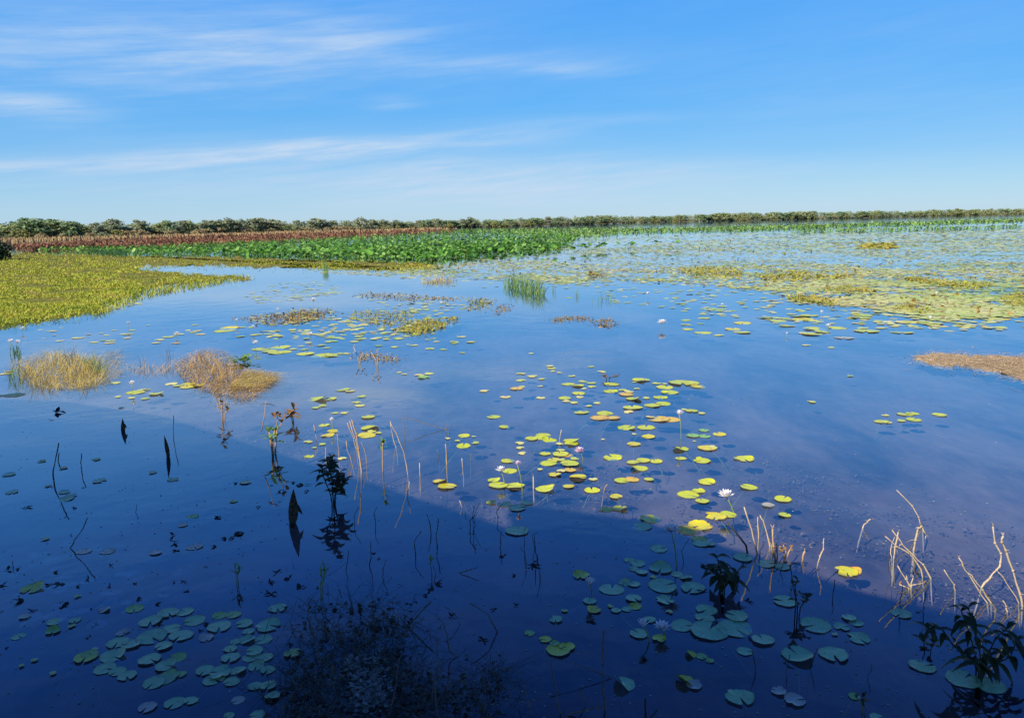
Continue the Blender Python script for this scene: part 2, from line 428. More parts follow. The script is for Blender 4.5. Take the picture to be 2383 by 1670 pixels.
def blades(base, h, wd, lean, yaw):
    """arrays of grass blades: base (N,3), h, wd, lean (N,2) tip offset, yaw of the blade's face"""
    n = len(base)
    sx_ = np.stack([np.cos(yaw), np.sin(yaw), np.zeros(n)], 1) * (wd / 2)[:, None]
    mid = base.copy(); mid[:, :2] += lean * 0.35; mid[:, 2] += h * 0.58
    tip = base.copy(); tip[:, :2] += lean; tip[:, 2] += h
    V = np.stack([base - sx_, base + sx_, mid + sx_ * 0.8, mid - sx_ * 0.8, tip], 1).reshape(-1, 3)
    k = np.arange(n)[:, None] * 5
    return V, [k + np.array([[0, 1, 2, 3]]), k + np.array([[3, 2, 4]])]

def discs(base, r, tilt, yaw, k=8, cup=0.15, notch=False):
    """arrays of round leaves with a sunken centre"""
    n = len(base)
    a = np.linspace(0, 2 * np.pi, k, endpoint=False)[None, :] + yaw[:, None]
    rr = r[:, None] * (1 + rng.normal(0, 0.07, (n, k)))
    if notch: rr[:, 0] *= 0.35
    x = np.cos(a) * rr; y = np.sin(a) * rr
    ty = rng.uniform(0, 2 * np.pi, n)
    z = (np.cos(ty)[:, None] * x + np.sin(ty)[:, None] * y) * np.tan(np.minimum(tilt, 1.0))[:, None]
    ring = np.stack([base[:, 0:1] + x, base[:, 1:2] + y, base[:, 2:3] + z], 2)
    c = base.copy(); c[:, 2] -= cup * r
    V = np.concatenate([ring, c[:, None, :]], 1).reshape(-1, 3)
    o = np.arange(n)[:, None] * (k + 1)
    fl = [o + np.array([[i, (i + 1) % k, k]]) for i in range(k)]
    return V, fl

def join(*parts):
    V = []; Fs = []; o = 0
    for v, f in parts:
        V.append(v); Fs += [x + o for x in f]; o += len(v)
    return np.concatenate(V), Fs

def inpoly(px, py, poly):
    inside = np.zeros(len(px), bool)
    j = len(poly) - 1
    for i in range(len(poly)):
        xi, yi = poly[i]; xj, yj = poly[j]
        cond = ((yi > py) != (yj > py)) & (px < (xj - xi) * (py - yi) / (yj - yi + 1e-9) + xi)
        inside ^= cond
        j = i
    return inside

def sample(poly, n):
    xs = [p[0] for p in poly]; ys = [p[1] for p in poly]
    ox = []; oy = []; got = 0
    while got < n:
        px = rng.uniform(min(xs), max(xs), n * 2); py = rng.uniform(min(ys), max(ys), n * 2)
        k = inpoly(px, py, poly)
        ox.append(px[k]); oy.append(py[k]); got += k.sum()
    return np.concatenate(ox)[:n], np.concatenate(oy)[:n]

def dist(p): return np.hypot(p[:, 0], p[:, 1])

def slab(name, poly, z0, z1, mat, parent=None, step=14, jit=3.0, vj=0.35):
    """a low floating sheet with a ragged outline"""
    pts = []
    for i in range(len(poly)):
        a = np.array(poly[i], float); b = np.array(poly[(i + 1) % len(poly)], float)
        n = max(1, int(np.linalg.norm(b - a) / step))
        for k in range(n):
            p = a + (b - a) * k / n
            pts.append((p[0] + random.gauss(0, jit), p[1] + random.gauss(0, jit * vj)))
    g = ground(np.array([p[0] for p in pts]), np.array([p[1] for p in pts]))
    n = len(g)
    vs = [(p[0], p[1], z1) for p in g] + [(p[0], p[1], z0) for p in g]
    mb = MB()
    mb.add(vs, [tuple(range(n))] + [(i, i + n, (i + 1) % n + n, (i + 1) % n) for i in range(n)])
    return mb.build(name, mat, parent, smooth=False)

# ------------------------------------------------------------------ naming helpers
def tag(o, label=None, cat=None, group=None, kind=None):
    if label: o['label'] = label
    if cat: o['category'] = cat
    if group: o['group'] = group
    if kind: o['kind'] = kind
    return o

def empty(name, loc=(0, 0, 0)):
    o = bpy.data.objects.new(name, None)
    C.objects.link(o); o.location = loc
    o.empty_display_size = 0.1
    return o

REG = []      # repeats waiting for a label: (object, look, category, where, px, py, group)
def reg(o, look, cat, where, px, py, group):
    o['category'] = cat; o['group'] = group
    REG.append((o, look, where, px, py))

ORD = ['', 'second', 'third', 'fourth', 'fifth', 'sixth', 'seventh', 'eighth', 'ninth', 'tenth', 'eleventh', 'twelfth', 'thirteenth', 'fourteenth', 'fifteenth']
def finish_labels():
    by = {}
    for r in REG: by.setdefault((r[2], r[1].split()[-1]), []).append(r)
    for (where, _), rs in by.items():
        def terc(vals):
            s = sorted(vals); n = len(s)
            return s[n // 3], s[(2 * n) // 3]
        big = len(rs) > 7
        cells = {}
        if big:
            y1, y2 = terc([r[4] for r in rs])
            rows = {}
            for r in rs: rows.setdefault('far' if r[4] < y1 else ('middle' if r[4] < y2 else 'near'), []).append(r)
            for rn, rr in rows.items():
                x1, x2 = terc([r[3] for r in rr])
                for r in rr:
                    cn = 'left' if r[3] < x1 else ('centre' if r[3] < x2 else 'right')
                    cells.setdefault((rn + ' ' + cn).replace('middle centre', 'very middle') + ' of ', []).append(r)
        else:
            cells[''] = rs
        for cn, rr in cells.items():
            looks = {}
            for r in rr: looks.setdefault(r[1], []).append(r)
            for look, q in looks.items():
                q.sort(key=lambda r: r[3])
                for i, r in enumerate(q):
                    if len(q) == 1: s = look
                    elif i == 0: s = 'leftmost ' + look
                    elif i == len(q) - 1: s = 'rightmost ' + look
                    else: s = ORD[i] + ' ' + look + ' from left'
                    r[0]['label'] = s + (', ' + cn + where if cn else ' in ' + where)

# ------------------------------------------------------------------ the setting
mb = MB(); S = 9000
mb.add([(-S, -S, 0), (S, -S, 0), (S, S, 0), (-S, S, 0)], [(0, 1, 2, 3)])
tag(mb.build('water', M['water'], smooth=False), 'calm blue lagoon water reflecting the sky', None, None, 'structure')
mb = MB()
mb.add([(-S, -S, -0.26), (S, -S, -0.26), (S, S, -0.26), (-S, S, -0.26)], [(0, 1, 2, 3)])
tag(mb.build('lake_bed', M['bed'], smooth=False), 'brown silty bed seen through the shallow water', None, None, 'structure')

BANK = [(-600, 568), (-300, 563), (0, 558), (250, 553), (500, 545.5), (750, 538.5), (1000, 532), (1250, 526), (1330, 523), (1500, 518), (1750, 513),
        (2000, 507.5), (2200, 503), (2383, 499), (2700, 492.5), (2950, 487.5)]
bx = np.array([b[0] for b in BANK], float); by_ = np.array([b[1] for b in BANK], float)
def bank_y(x): return np.interp(x, bx, by_)
def hor_y(x): return 516.6 - (np.asarray(x) - W0 / 2) * math.tan(R(ROLL))
xs = np.linspace(-600, 2950, 240)
g0 = ground(xs, bank_y(xs) + rng.normal(0, 0.12, 240))
d0 = np.hypot(g0[:, 0], g0[:, 1])
u0 = g0[:, :2] / d0[:, None]
mb = MB(); n = len(xs); vs = []
for off, z in ((-1.5, -0.5), (0, 0.02), (4, 0.22), (40, 0.35), (400, 0.6), (5000, 1.0)):
    for i in range(n):
        q = u0[i] * (d0[i] + off); vs.append((q[0], q[1], z))
mb.add(vs, [(k * n + i, k * n + i + 1, (k + 1) * n + i + 1, (k + 1) * n + i) for k in range(5) for i in range(n - 1)])
tag(mb.build('far_shore', M['soil']), 'low dry shore beyond the lagoon', None, None, 'structure')

# viewing shelter whose roof shades the near water (stands beside and behind the camera)
def shelter():
    Hr = 5.0
    off = LD * (Hr / -LD.z)
    edge = [(-420, 905), (60, 915), (300, 950), (1140, 1226), (1134, 1158), (1430, 1196), (1700, 1278), (1975, 1372), (2383, 1466), (2900, 1590)]
    pts = []
    for p in edge:
        q = G1(*p) - Vector((off.x, off.y, 0)); pts.append((q.x, q.y))
    back = [(pts[-1][0] + 1.0, pts[-1][1] - 9.0), (pts[0][0] - 3.0, pts[0][1] - 16.0)]
    ring = pts + back
    root = empty('viewing_shelter', (ring[4][0], ring[4][1] - 3, 0))
    inv = root.location
    mb = MB(); n = len(ring)
    vs = [(x - inv.x, y - inv.y, Hr) for x, y in ring] + [(x - inv.x, y - inv.y, Hr + 0.16) for x, y in ring]
    mb.add(vs, [tuple(range(n))[::-1], tuple(range(n, 2 * n))] + [(i, (i + 1) % n, (i + 1) % n + n, i + n) for i in range(n)])
    mb.build('roof', M['iron'], root, smooth=False)
    for x, y in ((-6.5, 1.5), (-3.5, -2.5), (-0.6, -2.6), (-8.5, -4.0), (-3.0, -6.5), (1.5, -7.0)):
        p = MB(); p.box((x - 0.07 - inv.x, y - 0.07 - inv.y, -0.42), (x + 0.07 - inv.x, y + 0.07 - inv.y, Hr - 0.003)); p.build('post', M['timber'], root, smooth=False)
    p = MB(); p.box((-9.5 - inv.x, -8 - inv.y, 1.25), (2.5 - inv.x, -0.3 - inv.y, 1.37)); p.build('deck', M['timber'], root, smooth=False)
    tag(root, 'timber viewing shelter whose roof shades the near water', 'shelter')
shelter()

# ------------------------------------------------------------------ far trees and shrubs
def crown_mesh(name, h, wd, z0, mat, nclump, nleaf, ls, seed, flat=1.0):
    r = np.random.default_rng(seed)
    c = []
    for i in range(nclump):
        t = r.uniform(0, 1)
        rad = wd * 0.5 * math.sqrt(max(0.05, 1 - (2 * t - 1) ** 2 * 0.85)) * r.uniform(0.25, 0.85)
        a = r.uniform(0, 2 * math.pi)
        c.append((rad * math.cos(a), rad * math.sin(a), z0 + (h - z0) * (0.12 + 0.80 * t)))
    V = []; n = 0; Fq = []
    for (x, y, z) in c:
        k = nleaf
        cr = wd * r.uniform(0.13, 0.24)
        d = r.normal(0, 1, (k, 3)); d /= np.linalg.norm(d, axis=1, keepdims=True)
        p = d * (r.uniform(0.55, 1.0, (k, 1)) * cr) * np.array([1, 1, 0.75 * flat]) + np.array([x, y, z])
        u = r.normal(0, 1, (k, 3)); u /= np.linalg.norm(u, axis=1, keepdims=True)
        nr = d + r.normal(0, 0.5, (k, 3))
        v = np.cross(nr, u); v /= np.linalg.norm(v, axis=1, keepdims=True) + 1e-9
        u = np.cross(v, nr); u /= np.linalg.norm(u, axis=1, keepdims=True) + 1e-9
        s = ls * r.uniform(0.6, 1.4, (k, 1))
        quad = np.stack([p - u * s, p - v * s * 0.6, p + u * s, p + v * s * 0.6], 1)
        V.append(quad.reshape(-1, 3))
    V = np.concatenate(V)
    f = np.arange(len(V)).reshape(-1, 4)
    me = bpy.data.meshes.new(name)
    me.from_pydata(V.tolist(), [], f.tolist()); me.materials.append(mat); me.update()
    return me

def trunk_mesh(h, r0, seed, limbs=4):
    r = random.Random(seed)
    mb = MB()
    lean = r.uniform(-0.06, 0.06)
    top = Vector((lean * h, 0, h * 0.8))
    mb.tube([(0, 0, -0.2), (lean * h * 0.3, 0, h * 0.3), top], r0, r0 * 0.3, 6)
    for i in range(limbs):
        t = r.uniform(0.3, 0.65); a = r.uniform(0, 6.28)
        b = Vector((lean * h * t, 0, h * t))
        e = b + Vector((math.cos(a) * h * 0.22, math.sin(a) * h * 0.22, h * 0.22))
        mb.tube([b, (b + e) / 2 + Vector((0, 0, -0.1)), e], r0 * 0.5, r0 * 0.15, 5)
    return mb.mesh('trunk', M['bark'])

TREEK = []
for i in range(4): TREEK.append(('rounded_tree', 'dark green rounded tree', crown_mesh('crown', 8, 7.5, 1.2, M['tree1'], 26, 46, 0.34, 10 + i), trunk_mesh(8, 0.18, i)))
for i in range(4): TREEK.append(('slender_tree', 'grey-green slender tree with pale trunk', crown_mesh('crown', 8.5, 4.6, 2.6, M['tree2'], 18, 40, 0.30, 20 + i), trunk_mesh(8.5, 0.15, 5 + i)))
for i in range(3): TREEK.append(('olive_tree', 'olive-coloured spreading tree', crown_mesh('crown', 7, 7.0, 0.8, M['tree3'], 24, 44, 0.34, 30 + i), trunk_mesh(7, 0.16, 11 + i)))
SHR = []
for i in range(3): SHR.append(('dry_shrub', 'tan dry shrub', crown_mesh('foliage', 2.6, 4.4, 0.0, M['shrub'], 18, 40, 0.24, 40 + i, 0.9), None))
for i in range(3): SHR.append(('olive_shrub', 'yellow-olive shrub', crown_mesh('foliage', 3.0, 4.2, 0.0, M['olshrub'], 18, 40, 0.24, 50 + i, 0.9), None))

TOPS = [(-200, 520), (0, 523), (30, 521), (60, 511), (110, 509), (138, 522), (165, 515), (200, 524), (240, 516), (280, 514), (330, 516), (400, 512), (450, 511), (500, 514),
        (600, 512), (700, 512), (800, 510), (850, 507), (900, 512), (1000, 508), (1100, 508), (1200, 506), (1300, 503), (1400, 499), (1500, 501), (1600, 498), (1650, 494),
        (1800, 492), (1900, 491), (2000, 489), (2200, 486.5), (2383, 484.5), (2600, 480)]
tx = [a for a, b in TOPS]; ty_ = [b for a, b in TOPS]
def top_y(x): return float(np.interp(x, tx, ty_))

def zone(px):
    if px < 130: return 'at left end of the treeline'
    if px < 420: return 'behind the tan shrubs at left'
    if px < 720: return 'behind the left half of brown lotus'
    if px < 1000: return 'behind the right half of brown lotus'
    if px < 1330: return 'behind the green lotus bed'
    if px < 1650: return 'where open far water begins'
    if px < 1950: return 'across the open far water'
    if px < 2200: return 'in low treeline right of centre'
    return 'at right end of the treeline'

tr = random.Random(5)
def put_tree(px, behind, kind, hfac=1.0, only=None, label=None):
    yb = float(bank_y(px))
    g = G1(px, yb); d = g.xy.length
    p = g.xy.normalized() * (d + behind)
    d += behind
    want = CAMZ + (float(hor_y(px)) - top_y(px)) / F * d * 0.84
    H = max(2.0, want * hfac)
    nm, lab, cm, tm = kind
    ch = max(v.co.z for v in cm.vertices)
    s = H / (ch - 0.8)
    root = empty(nm, (p.x, p.y, 0.15))
    root.rotation_euler.z = tr.uniform(0, 6.28)
    wfac = tr.uniform(0.9, 2.3)
    root.location.z = -tr.uniform(0.5, 1.6) * s if nm != 'slender_tree' else -tr.uniform(0.1, 1.2) * s
    root.scale = (s * wfac, s * wfac, s)
    link('crown', cm, root)
    if tm: link('trunk', tm, root)
    tag(root, label or (lab + ' ' + zone(px)), 'tree', 'trees of the far treeline')
    return root

px = -60.0
while px < 2460:
    if px < 130: ks = [0, 1, 2, 8]
    elif px < 420: ks = [4, 5, 8, 9, 10, 1]
    elif px < 900: ks = [4, 5, 6, 7, 4, 8, 0]
    elif px < 1330: ks = [0, 1, 4, 5, 2, 3]
    elif px < 1650: ks = [0, 1, 2, 3, 0, 8]
    else: ks = [0, 2, 8, 9, 10, 3, 8, 1]
    put_tree(px, tr.uniform(1, 12), TREEK[tr.choice(ks)], tr.choice([0.5, 0.7, 0.85, 1.0, 1.0, 1.12]) * tr.uniform(0.95, 1.05))
    px += tr.uniform(5, 15) * (1.25 if px < 900 else 1.0)
# standing-out trees of the left end
for (q, k, hf, lb) in ((62, 0, 1.12, 'tall dark green tree standing highest at the left end of the treeline'), (100, 1, 1.12, 'broad dark green tree right of the highest one at left end'),
                   (165, 2, 1.12, 'lone dark green round tree above the tan shrubs at left'), (398, 1, 1.08, 'dark tree crown rising above the grey-green trees left of centre'),
                   (480, 4, 1.16, 'thin tree poking above the treeline left of centre')):
    put_tree(q, 2, TREEK[k], hf, label=lb)
for i in range(16):
    put_tree(tr.uniform(180, 1150), 3, TREEK[tr.choice([4, 5, 6, 7])], tr.uniform(1.08, 1.3))
# the wood behind them reads as one mass
V = []; kk = 0
for i in range(1400):
    q = tr.uniform(-150, 2550) if i < 900 else tr.uniform(850, 2550); g = G1(q, float(bank_y(q))); d = g.xy.length; low = i % 2; bh = tr.uniform(0.5, 6) if low else tr.uniform(6, 60)
    p = g.xy.normalized() * (d + bh)
    H = 0.9 * (CAMZ + (float(hor_y(q)) - top_y(q)) / F * (d + bh))
    m = TREEK[tr.randrange(len(TREEK))][2]
    co = np.empty(len(m.vertices) * 3, np.float32); m.vertices.foreach_get('co', co); co = co.reshape(-1, 4, 3)
    co = co[rng.permutation(len(co))[:300]].reshape(-1, 3)
    s = max(2.2, H) * (tr.choice([0.3, 0.4, 0.5]) if low else tr.choice([0.55, 0.7, 0.85, 0.95])) * tr.uniform(0.9, 1.1) / 8
    V.append(co * np.array([s * (2.2 if low else 1.3), s * (2.2 if low else 1.3), s]) + np.array([p.x, p.y, -0.9 * s if low else 0.1]))
V = np.concatenate(V)
tag(bulk('distant_woodland', V, [np.arange(len(V)).reshape(-1, 4)], M['tree2']), 'grey-green woodland filling in behind the front trees of the shore', 'woodland', None, 'stuff')

def put_shrub(px, dy, kind, sc):
    g = G1(px, float(bank_y(px)) + dy)
    nm, lab, cm, _ = kind
    root = link(nm, cm)
    root.location = (g.x, g.y, 0.05)
    root.rotation_euler.z = tr.uniform(0, 6.28)
    root.scale = (sc * tr.uniform(1.0, 1.5), sc * tr.uniform(1.0, 1.5), sc)
    zz = 'at the left end of the shore' if px < 260 else ('in the shrub row behind the brown lotus' if px < 800 else ('at the tree feet behind green lotus' if px < 1330 else 'at the tree feet across open water'))
    tag(root, lab + ' ' + zz, 'shrub', 'shrubs along the far shore')
q = -30.0
while q < 860:
    put_shrub(q, tr.uniform(-1.2, 1.0), SHR[tr.choice([0, 1, 2, 0, 3, 4]) if q > 120 else tr.choice([3, 4, 5, 0])], tr.uniform(0.8, 1.25)); q += tr.uniform(13, 24)
while q < 2420:
    put_shrub(q, tr.uniform(-0.3, 0.1), SHR[tr.choice([0, 3, 4, 5, 3, 4])], tr.uniform(0.7, 1.2) * (1 + max(0, q - 1200) / 1100)); q += tr.uniform(9, 26)

# tan reeds fringing the left shore
px_, py_ = sample([(-80, 557), (0, 556), (250, 551), (500, 544), (750, 537), (1000, 531.5), (1050, 532.5), (1000, 535), (750, 544), (500, 551), (250, 557), (0, 566), (-80, 567)], 6000)
g = ground(px_, py_); d = dist(g); n = len(g)
V, Fl = blades(g, rng.uniform(0.5, 1.3, n), d * 0.0011, rng.normal(0, 0.15, (n, 2)), rng.uniform(0, 3.14, n))
tag(bulk('shore_reeds', V, Fl, M['drygrass']), 'tan dry reeds fringing the shore below the trees', 'reeds', None, 'stuff')

# ------------------------------------------------------------------ lotus beds
def lotus(name, poly, n, mat, hmin, hmax, r0, r1, label, tilt=0.45, sticks=0.3, droop=0.15):
    px, py = sample(poly, n)
    px += rng.normal(0, 1, n) * np.where(rng.random(n) < 0.25, 45, 8); py += rng.normal(0, 1.0, n)
    g = ground(px, py); d = dist(g)
    h = rng.uniform(hmin, hmax, n)
    b = g.copy(); b[:, 2] = h
    r = rng.uniform(r0, r1, n) * np.maximum(1.0, d / 190.0)
    p1 = discs(b, r, np.abs(rng.normal(0, tilt, n)), rng.uniform(0, 6.28, n), 8, droop)
    k = rng.random(n) < sticks
    gs = g[k]; gs[:, 2] -= 0.1
    p2 = blades(gs, h[k] * rng.uniform(1.0, 1.35, k.sum()), d[k] * 0.0005 + 0.01, rng.normal(0, 0.05, (k.sum(), 2)), rng.uniform(0, 3.14, k.sum()))
    V, Fl = join(p1, p2)
    return tag(bulk(name, V, Fl, mat), label, 'lotus', None, 'stuff')
LOT = [(90, 584), (200, 588), (350, 592), (500, 593), (600, 597), (750, 599), (830, 602), (900, 604), (1000, 606), (1100, 596), (1200, 589), (1290, 583), (1335, 568),
       (1335, 548), (1200, 541), (1050, 536), (1000, 542), (750, 556), (500, 569), (250, 579), (90, 582)]
lotus('lotus_bed', LOT, 15000, M['lotus'], 0.15, 0.55, 0.11, 0.21, 'dense bright green lotus leaves standing above the water')
lotus('far_lotus_bed', [(1050, 535), (1500, 532), (1750, 527.5), (2000, 521), (2383, 510), (2450, 508), (2450, 514), (2383, 516), (2100, 525), (2000, 527), (1900, 532), (1700, 538), (1500, 541), (1330, 552), (1200, 545)],
      9500, M['lotusfar'], 0.12, 0.45, 0.14, 0.23, 'far green lotus strip in front of the open water at right', sticks=0.06)
lotus('far_lotus_row', [(1850, 537), (2000, 534), (2200, 531), (2450, 524), (2450, 528), (2200, 535), (2000, 538.5), (1850, 542)],
      1700, M['lotusfar'], 0.1, 0.4, 0.12, 0.2, 'narrow second lotus strip below the far one at right', sticks=0.06)
lotus('dry_lotus_bed', [(20, 574), (200, 562), (400, 554), (550, 548), (700, 542.5), (900, 538), (1060, 534.5), (1050, 539), (900, 549), (750, 557), (500, 571), (250, 580), (60, 583)],
      9500, M['lotusdry'], 0.2, 0.62, 0.10, 0.20, 'withered red-brown lotus bed behind the green one', 0.7, 0.6, 0.35)
# single lotus plants standing at the front edge
def lotus_leaf_mesh(seed):
    r = np.random.default_rng(seed); k = 14
    vs = [(0, 0, 0.40)]; fs = []
    t = r.uniform(-0.5, 0.5, 2)
    for j, (rad, z) in enumerate(((0.12, 0.43), (0.24, 0.50))):
        for i in range(k):
            a = 2 * math.pi * i / k; q = rad * (1 + 0.08 * math.sin(3 * a + seed))
            x, y = q * math.cos(a), q * math.sin(a)
            vs.append((x, y, z + t[0] * x + t[1] * y + 0.02 * math.sin(5 * a + seed)))
    for i in range(k):
        fs.append((0, 1 + i, 1 + (i + 1) % k))
        fs.append((1 + i, 1 + k + i, 1 + k + (i + 1) % k, 1 + (i + 1) % k))
    mb = MB(); mb.add(vs, fs)
    return mb.mesh('leaf', M['lotus'])
LL = [lotus_leaf_mesh(i) for i in range(5)]
mb = MB(); mb.tube([(0, 0, -0.3), (0.01, 0.01, 0.1), (0, 0, 0.40)], 0.012, 0.008, 5)
LS = mb.mesh('stem', M['gstem'])
edge = [(350, 593), (500, 594), (600, 598), (750, 600), (830, 604), (900, 607), (1000, 609), (1100, 600), (1200, 592), (1290, 588), (1400, 582), (1500, 572)]
ex = [e[0] for e in edge]; ey = [e[1] for e in edge]
for i in range(90):
    q = tr.uniform(360, 1480) if i < 80 else tr.uniform(1250, 1580)
    yy = float(np.interp(q, ex, ey)) + tr.uniform(-3, 4)
    g = G1(q, yy)
    root = empty('lotus_plant', g); s = tr.uniform(0.8, 1.35)
    root.scale = (s, s, s); root.rotation_euler.z = tr.uniform(0, 6.28)
    link('leaf', LL[i % 5], root); link('stem', LS, root)
    zz = 'left part' if q < 700 else ('middle part' if q < 1050 else 'right part')
    tag(root, 'green lotus leaf on a stalk along the front edge, %s of the bed' % zz, 'lotus', 'lotus plants at the front of the bed')

# ------------------------------------------------------------------ meadow of floating grass at the left
MEAD = [(-60, 584), (60, 590), (200, 592), (330, 597), (480, 598), (640, 604), (800, 607), (900, 610), (1010, 616), (1020, 624), (930, 628), (800, 627), (700, 623), (560, 619), (420, 618),
        (330, 622), (318, 628), (400, 634), (470, 640), (560, 643), (575, 648), (470, 656), (400, 660), (350, 668), (300, 684), (240, 700), (225, 722), (180, 733), (90, 744), (0, 757), (-60, 764)]
slab('meadow_ground', MEAD, -0.05, 0.004, M['meadowbase'], None, 7, 7, 0.35)['kind'] = 'structure'
px_, py_ = sample(MEAD, 52000)
fr_ = np.where(rng.random(len(px_)) < 0.12, 3.0, 1.0); px_ += rng.normal(0, 9, len(px_)) * fr_; py_ += rng.normal(0, 2.6, len(py_)) * fr_
g = ground(px_, py_, 0.02); d = dist(g); n = len(g)
patch = 0.5 + 0.5 * np.sin(g[:, 0] * 0.9 + 1.3 * np.sin(g[:, 1] * 0.6)) * np.sin(g[:, 1] * 0.7 + 0.5)
hh = rng.uniform(0.015, 0.10, n) * (0.35 + 0.9 * patch) * np.where(px_ < 330, 1.25, 0.7) * np.where(patch < 0.2, 0.25, 1.0) * np.where(rng.random(n) < 0.04, 1.8, 1.0)
V, Fl = blades(g, hh, d * 0.0010 + 0.004, rng.normal(0, 0.09, (n, 2)), rng.uniform(0, 3.14, n))
tag(bulk('grass', V, Fl, M['meadow']), 'short yellow-green floating grass covering the left meadow', 'grass', None, 'stuff')
# tufts fraying out along its edge
px_, py_ = sample([(225, 735), (350, 690), (520, 660), (600, 648), (560, 640), (380, 655), (250, 695), (200, 725)], 1700)
g = ground(px_, py_, 0.0); d = dist(g); n = len(g)
V, Fl = blades(g, rng.uniform(0.05, 0.22, n), d * 0.0007 + 0.003, rng.normal(0, 0.10, (n, 2)), rng.uniform(0, 3.14, n))
tag(bulk('edge_grass', V, Fl, M['meadow']), 'thin green and brown grass fraying out at the meadow edge', 'grass', None, 'stuff')

# dark bush at the left edge
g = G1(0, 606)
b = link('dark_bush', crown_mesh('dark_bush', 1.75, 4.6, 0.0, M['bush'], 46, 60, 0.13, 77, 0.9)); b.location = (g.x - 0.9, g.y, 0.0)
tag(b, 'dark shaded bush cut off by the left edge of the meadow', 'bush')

# ------------------------------------------------------------------ clumps of reeds, sedge, tussocks and floating mats
def clump(name, poly, n, hmin, hmax, wd, lean, mat, label, cat, group=None, part='blades', bias=(0, 0)):
    px, py = sample(poly, n)
    g = ground(px, py, 0.0)
    c = G1(sum(p[0] for p in poly) / len(poly), sum(p[1] for p in poly) / len(poly))
    root = empty(name, c)
    gl = g - np.array(c); gl[:, 2] = -0.05
    n = len(g)
    ln = rng.normal(0, lean, (n, 2)) + np.array(bias)
    sw = 0.55 + 0.45 * np.sin(gl[:, 0] * 5.0 + 1.7 * np.sin(gl[:, 1] * 4.0)) if name == 'grass_tussock' else np.ones(n)
    V, Fl = blades(gl, hmin + (hmax - hmin) * rng.uniform(0, 1, n) * np.maximum(0.25, sw), np.full(n, wd), ln, rng.uniform(0, 3.14, n))
    bulk(part, V, Fl, mat, root)
    tag(root, label, cat, group)
    return root, c
def pq(x0, y0, s, pts): return [(x0 + a / s, y0 + b / s) for a, b in pts]
A_ = (0, 450, 2.87); B_ = (800, 450, 2.87); C_ = (1583, 450, 2.87); D_ = (0, 760, 2.87); E_ = (700, 800, 2.87); F_ = (1400, 860, 2.3357)
G_ = (0, 1200, 2.87); H_ = (600, 1200, 2.87); I_ = (1200, 1200, 3.4233); J_ = (1783, 1200, 3.4233)
def cv_(z, x, y): return z[0] + x / z[2], z[1] + y / z[2]
def cp(z, pts): return [cv_(z, a, b) for a, b in pts]

clump('reed_clump', cp(A_, [(595, 395), (640, 402), (740, 425), (850, 428), (855, 415), (740, 405), (650, 392)]), 500, 0.5, 0.95, 0.03, 0.12, M['reed'], 'dark green reed clump at the meadow edge before the lotus', 'reeds')
clump('sedge_clump', cp(B_, [(1050, 620), (1140, 640), (1240, 668), (1330, 690), (1345, 675), (1250, 650), (1130, 615)]), 330, 0.35, 0.85, 0.022, 0.13, M['sedge'], 'largest green sedge clump standing in the middle of the lagoon', 'sedge', 'sedge clumps in the lagoon', bias=(0.1, 0))
clump('sedge_clump', cp(B_, [(500, 590), (560, 602), (700, 598), (760, 580), (640, 578)]), 230, 0.12, 0.42, 0.02, 0.2, M['tan'], 'yellowish drooping sedge clump left of the largest sedge', 'sedge', 'sedge clumps in the lagoon')
clump('sedge_clump', cp(A_, [(2150, 520), (2180, 526), (2195, 520), (2170, 514)]), 60, 0.4, 0.9, 0.02, 0.12, M['sedge'], 'small lone sedge tuft below the middle of the lotus', 'sedge', 'sedge clumps in the lagoon')
clump('sedge_clump', cp(B_, [(1545, 690), (1562, 695), (1572, 690), (1555, 684)]), 12, 0.25, 0.5, 0.012, 0.06, M['sedge'], 'thin sedge tuft nearest the right of the largest sedge', 'sedge', 'sedge clumps in the lagoon')
clump('sedge_clump', cp(B_, [(1640, 725), (1670, 732), (1800, 715), (1780, 700)]), 26, 0.2, 0.45, 0.012, 0.08, M['sedge'], 'sparse wide sedge tuft second right of the largest sedge', 'sedge', 'sedge clumps in the lagoon')
clump('sedge_clump', cp(B_, [(1385, 650), (1410, 660), (1415, 650)]), 14, 0.3, 0.6, 0.012, 0.06, M['sedge'], 'few sedge blades right beside the largest sedge', 'sedge', 'sedge clumps in the lagoon')

# dry tussock at far left of the water
T1, c = clump('grass_tussock', cp(D_, [(120, 330), (220, 405), (340, 425), (500, 410), (640, 390), (730, 330), (670, 240), (540, 190), (380, 180), (230, 230)]), 1900, 0.04, 0.50, 0.009, 0.20, M['tan'],
      'straw-coloured upright grass tussock at the left edge of the water', 'tussock', 'dry grass tussocks in the water', 'dry_blades')
px_, py_ = sample(cp(D_, [(520, 230), (640, 250), (710, 320), (640, 330), (560, 280)]), 120); g = ground(px_, py_) - np.array(c); n = len(g); g[:, 2] = -0.03
V, Fl = blades(g, rng.uniform(0.1, 0.4, n), np.full(n, 0.009), rng.normal(0.05, 0.1, (n, 2)), rng.uniform(0, 3.14, n)); bulk('green_blades', V, Fl, M['sedge'], T1)
px_, py_ = sample(cp(D_, [(60, 260), (300, 415), (480, 425), (720, 390), (850, 300), (800, 150), (700, 170), (600, 220), (300, 160), (200, 190)]), 2600); g = ground(px_, py_) - np.array(c); n = len(g); g[:, 2] = rng.uniform(0, 0.03, n)
V, Fl = blades(g, rng.uniform(0.0, 0.05, n), np.full(n, 0.009), rng.normal(0, 0.24, (n, 2)), rng.uniform(0, 3.14, n)); bulk('fallen_blades', V, Fl, M['tan'], T1)
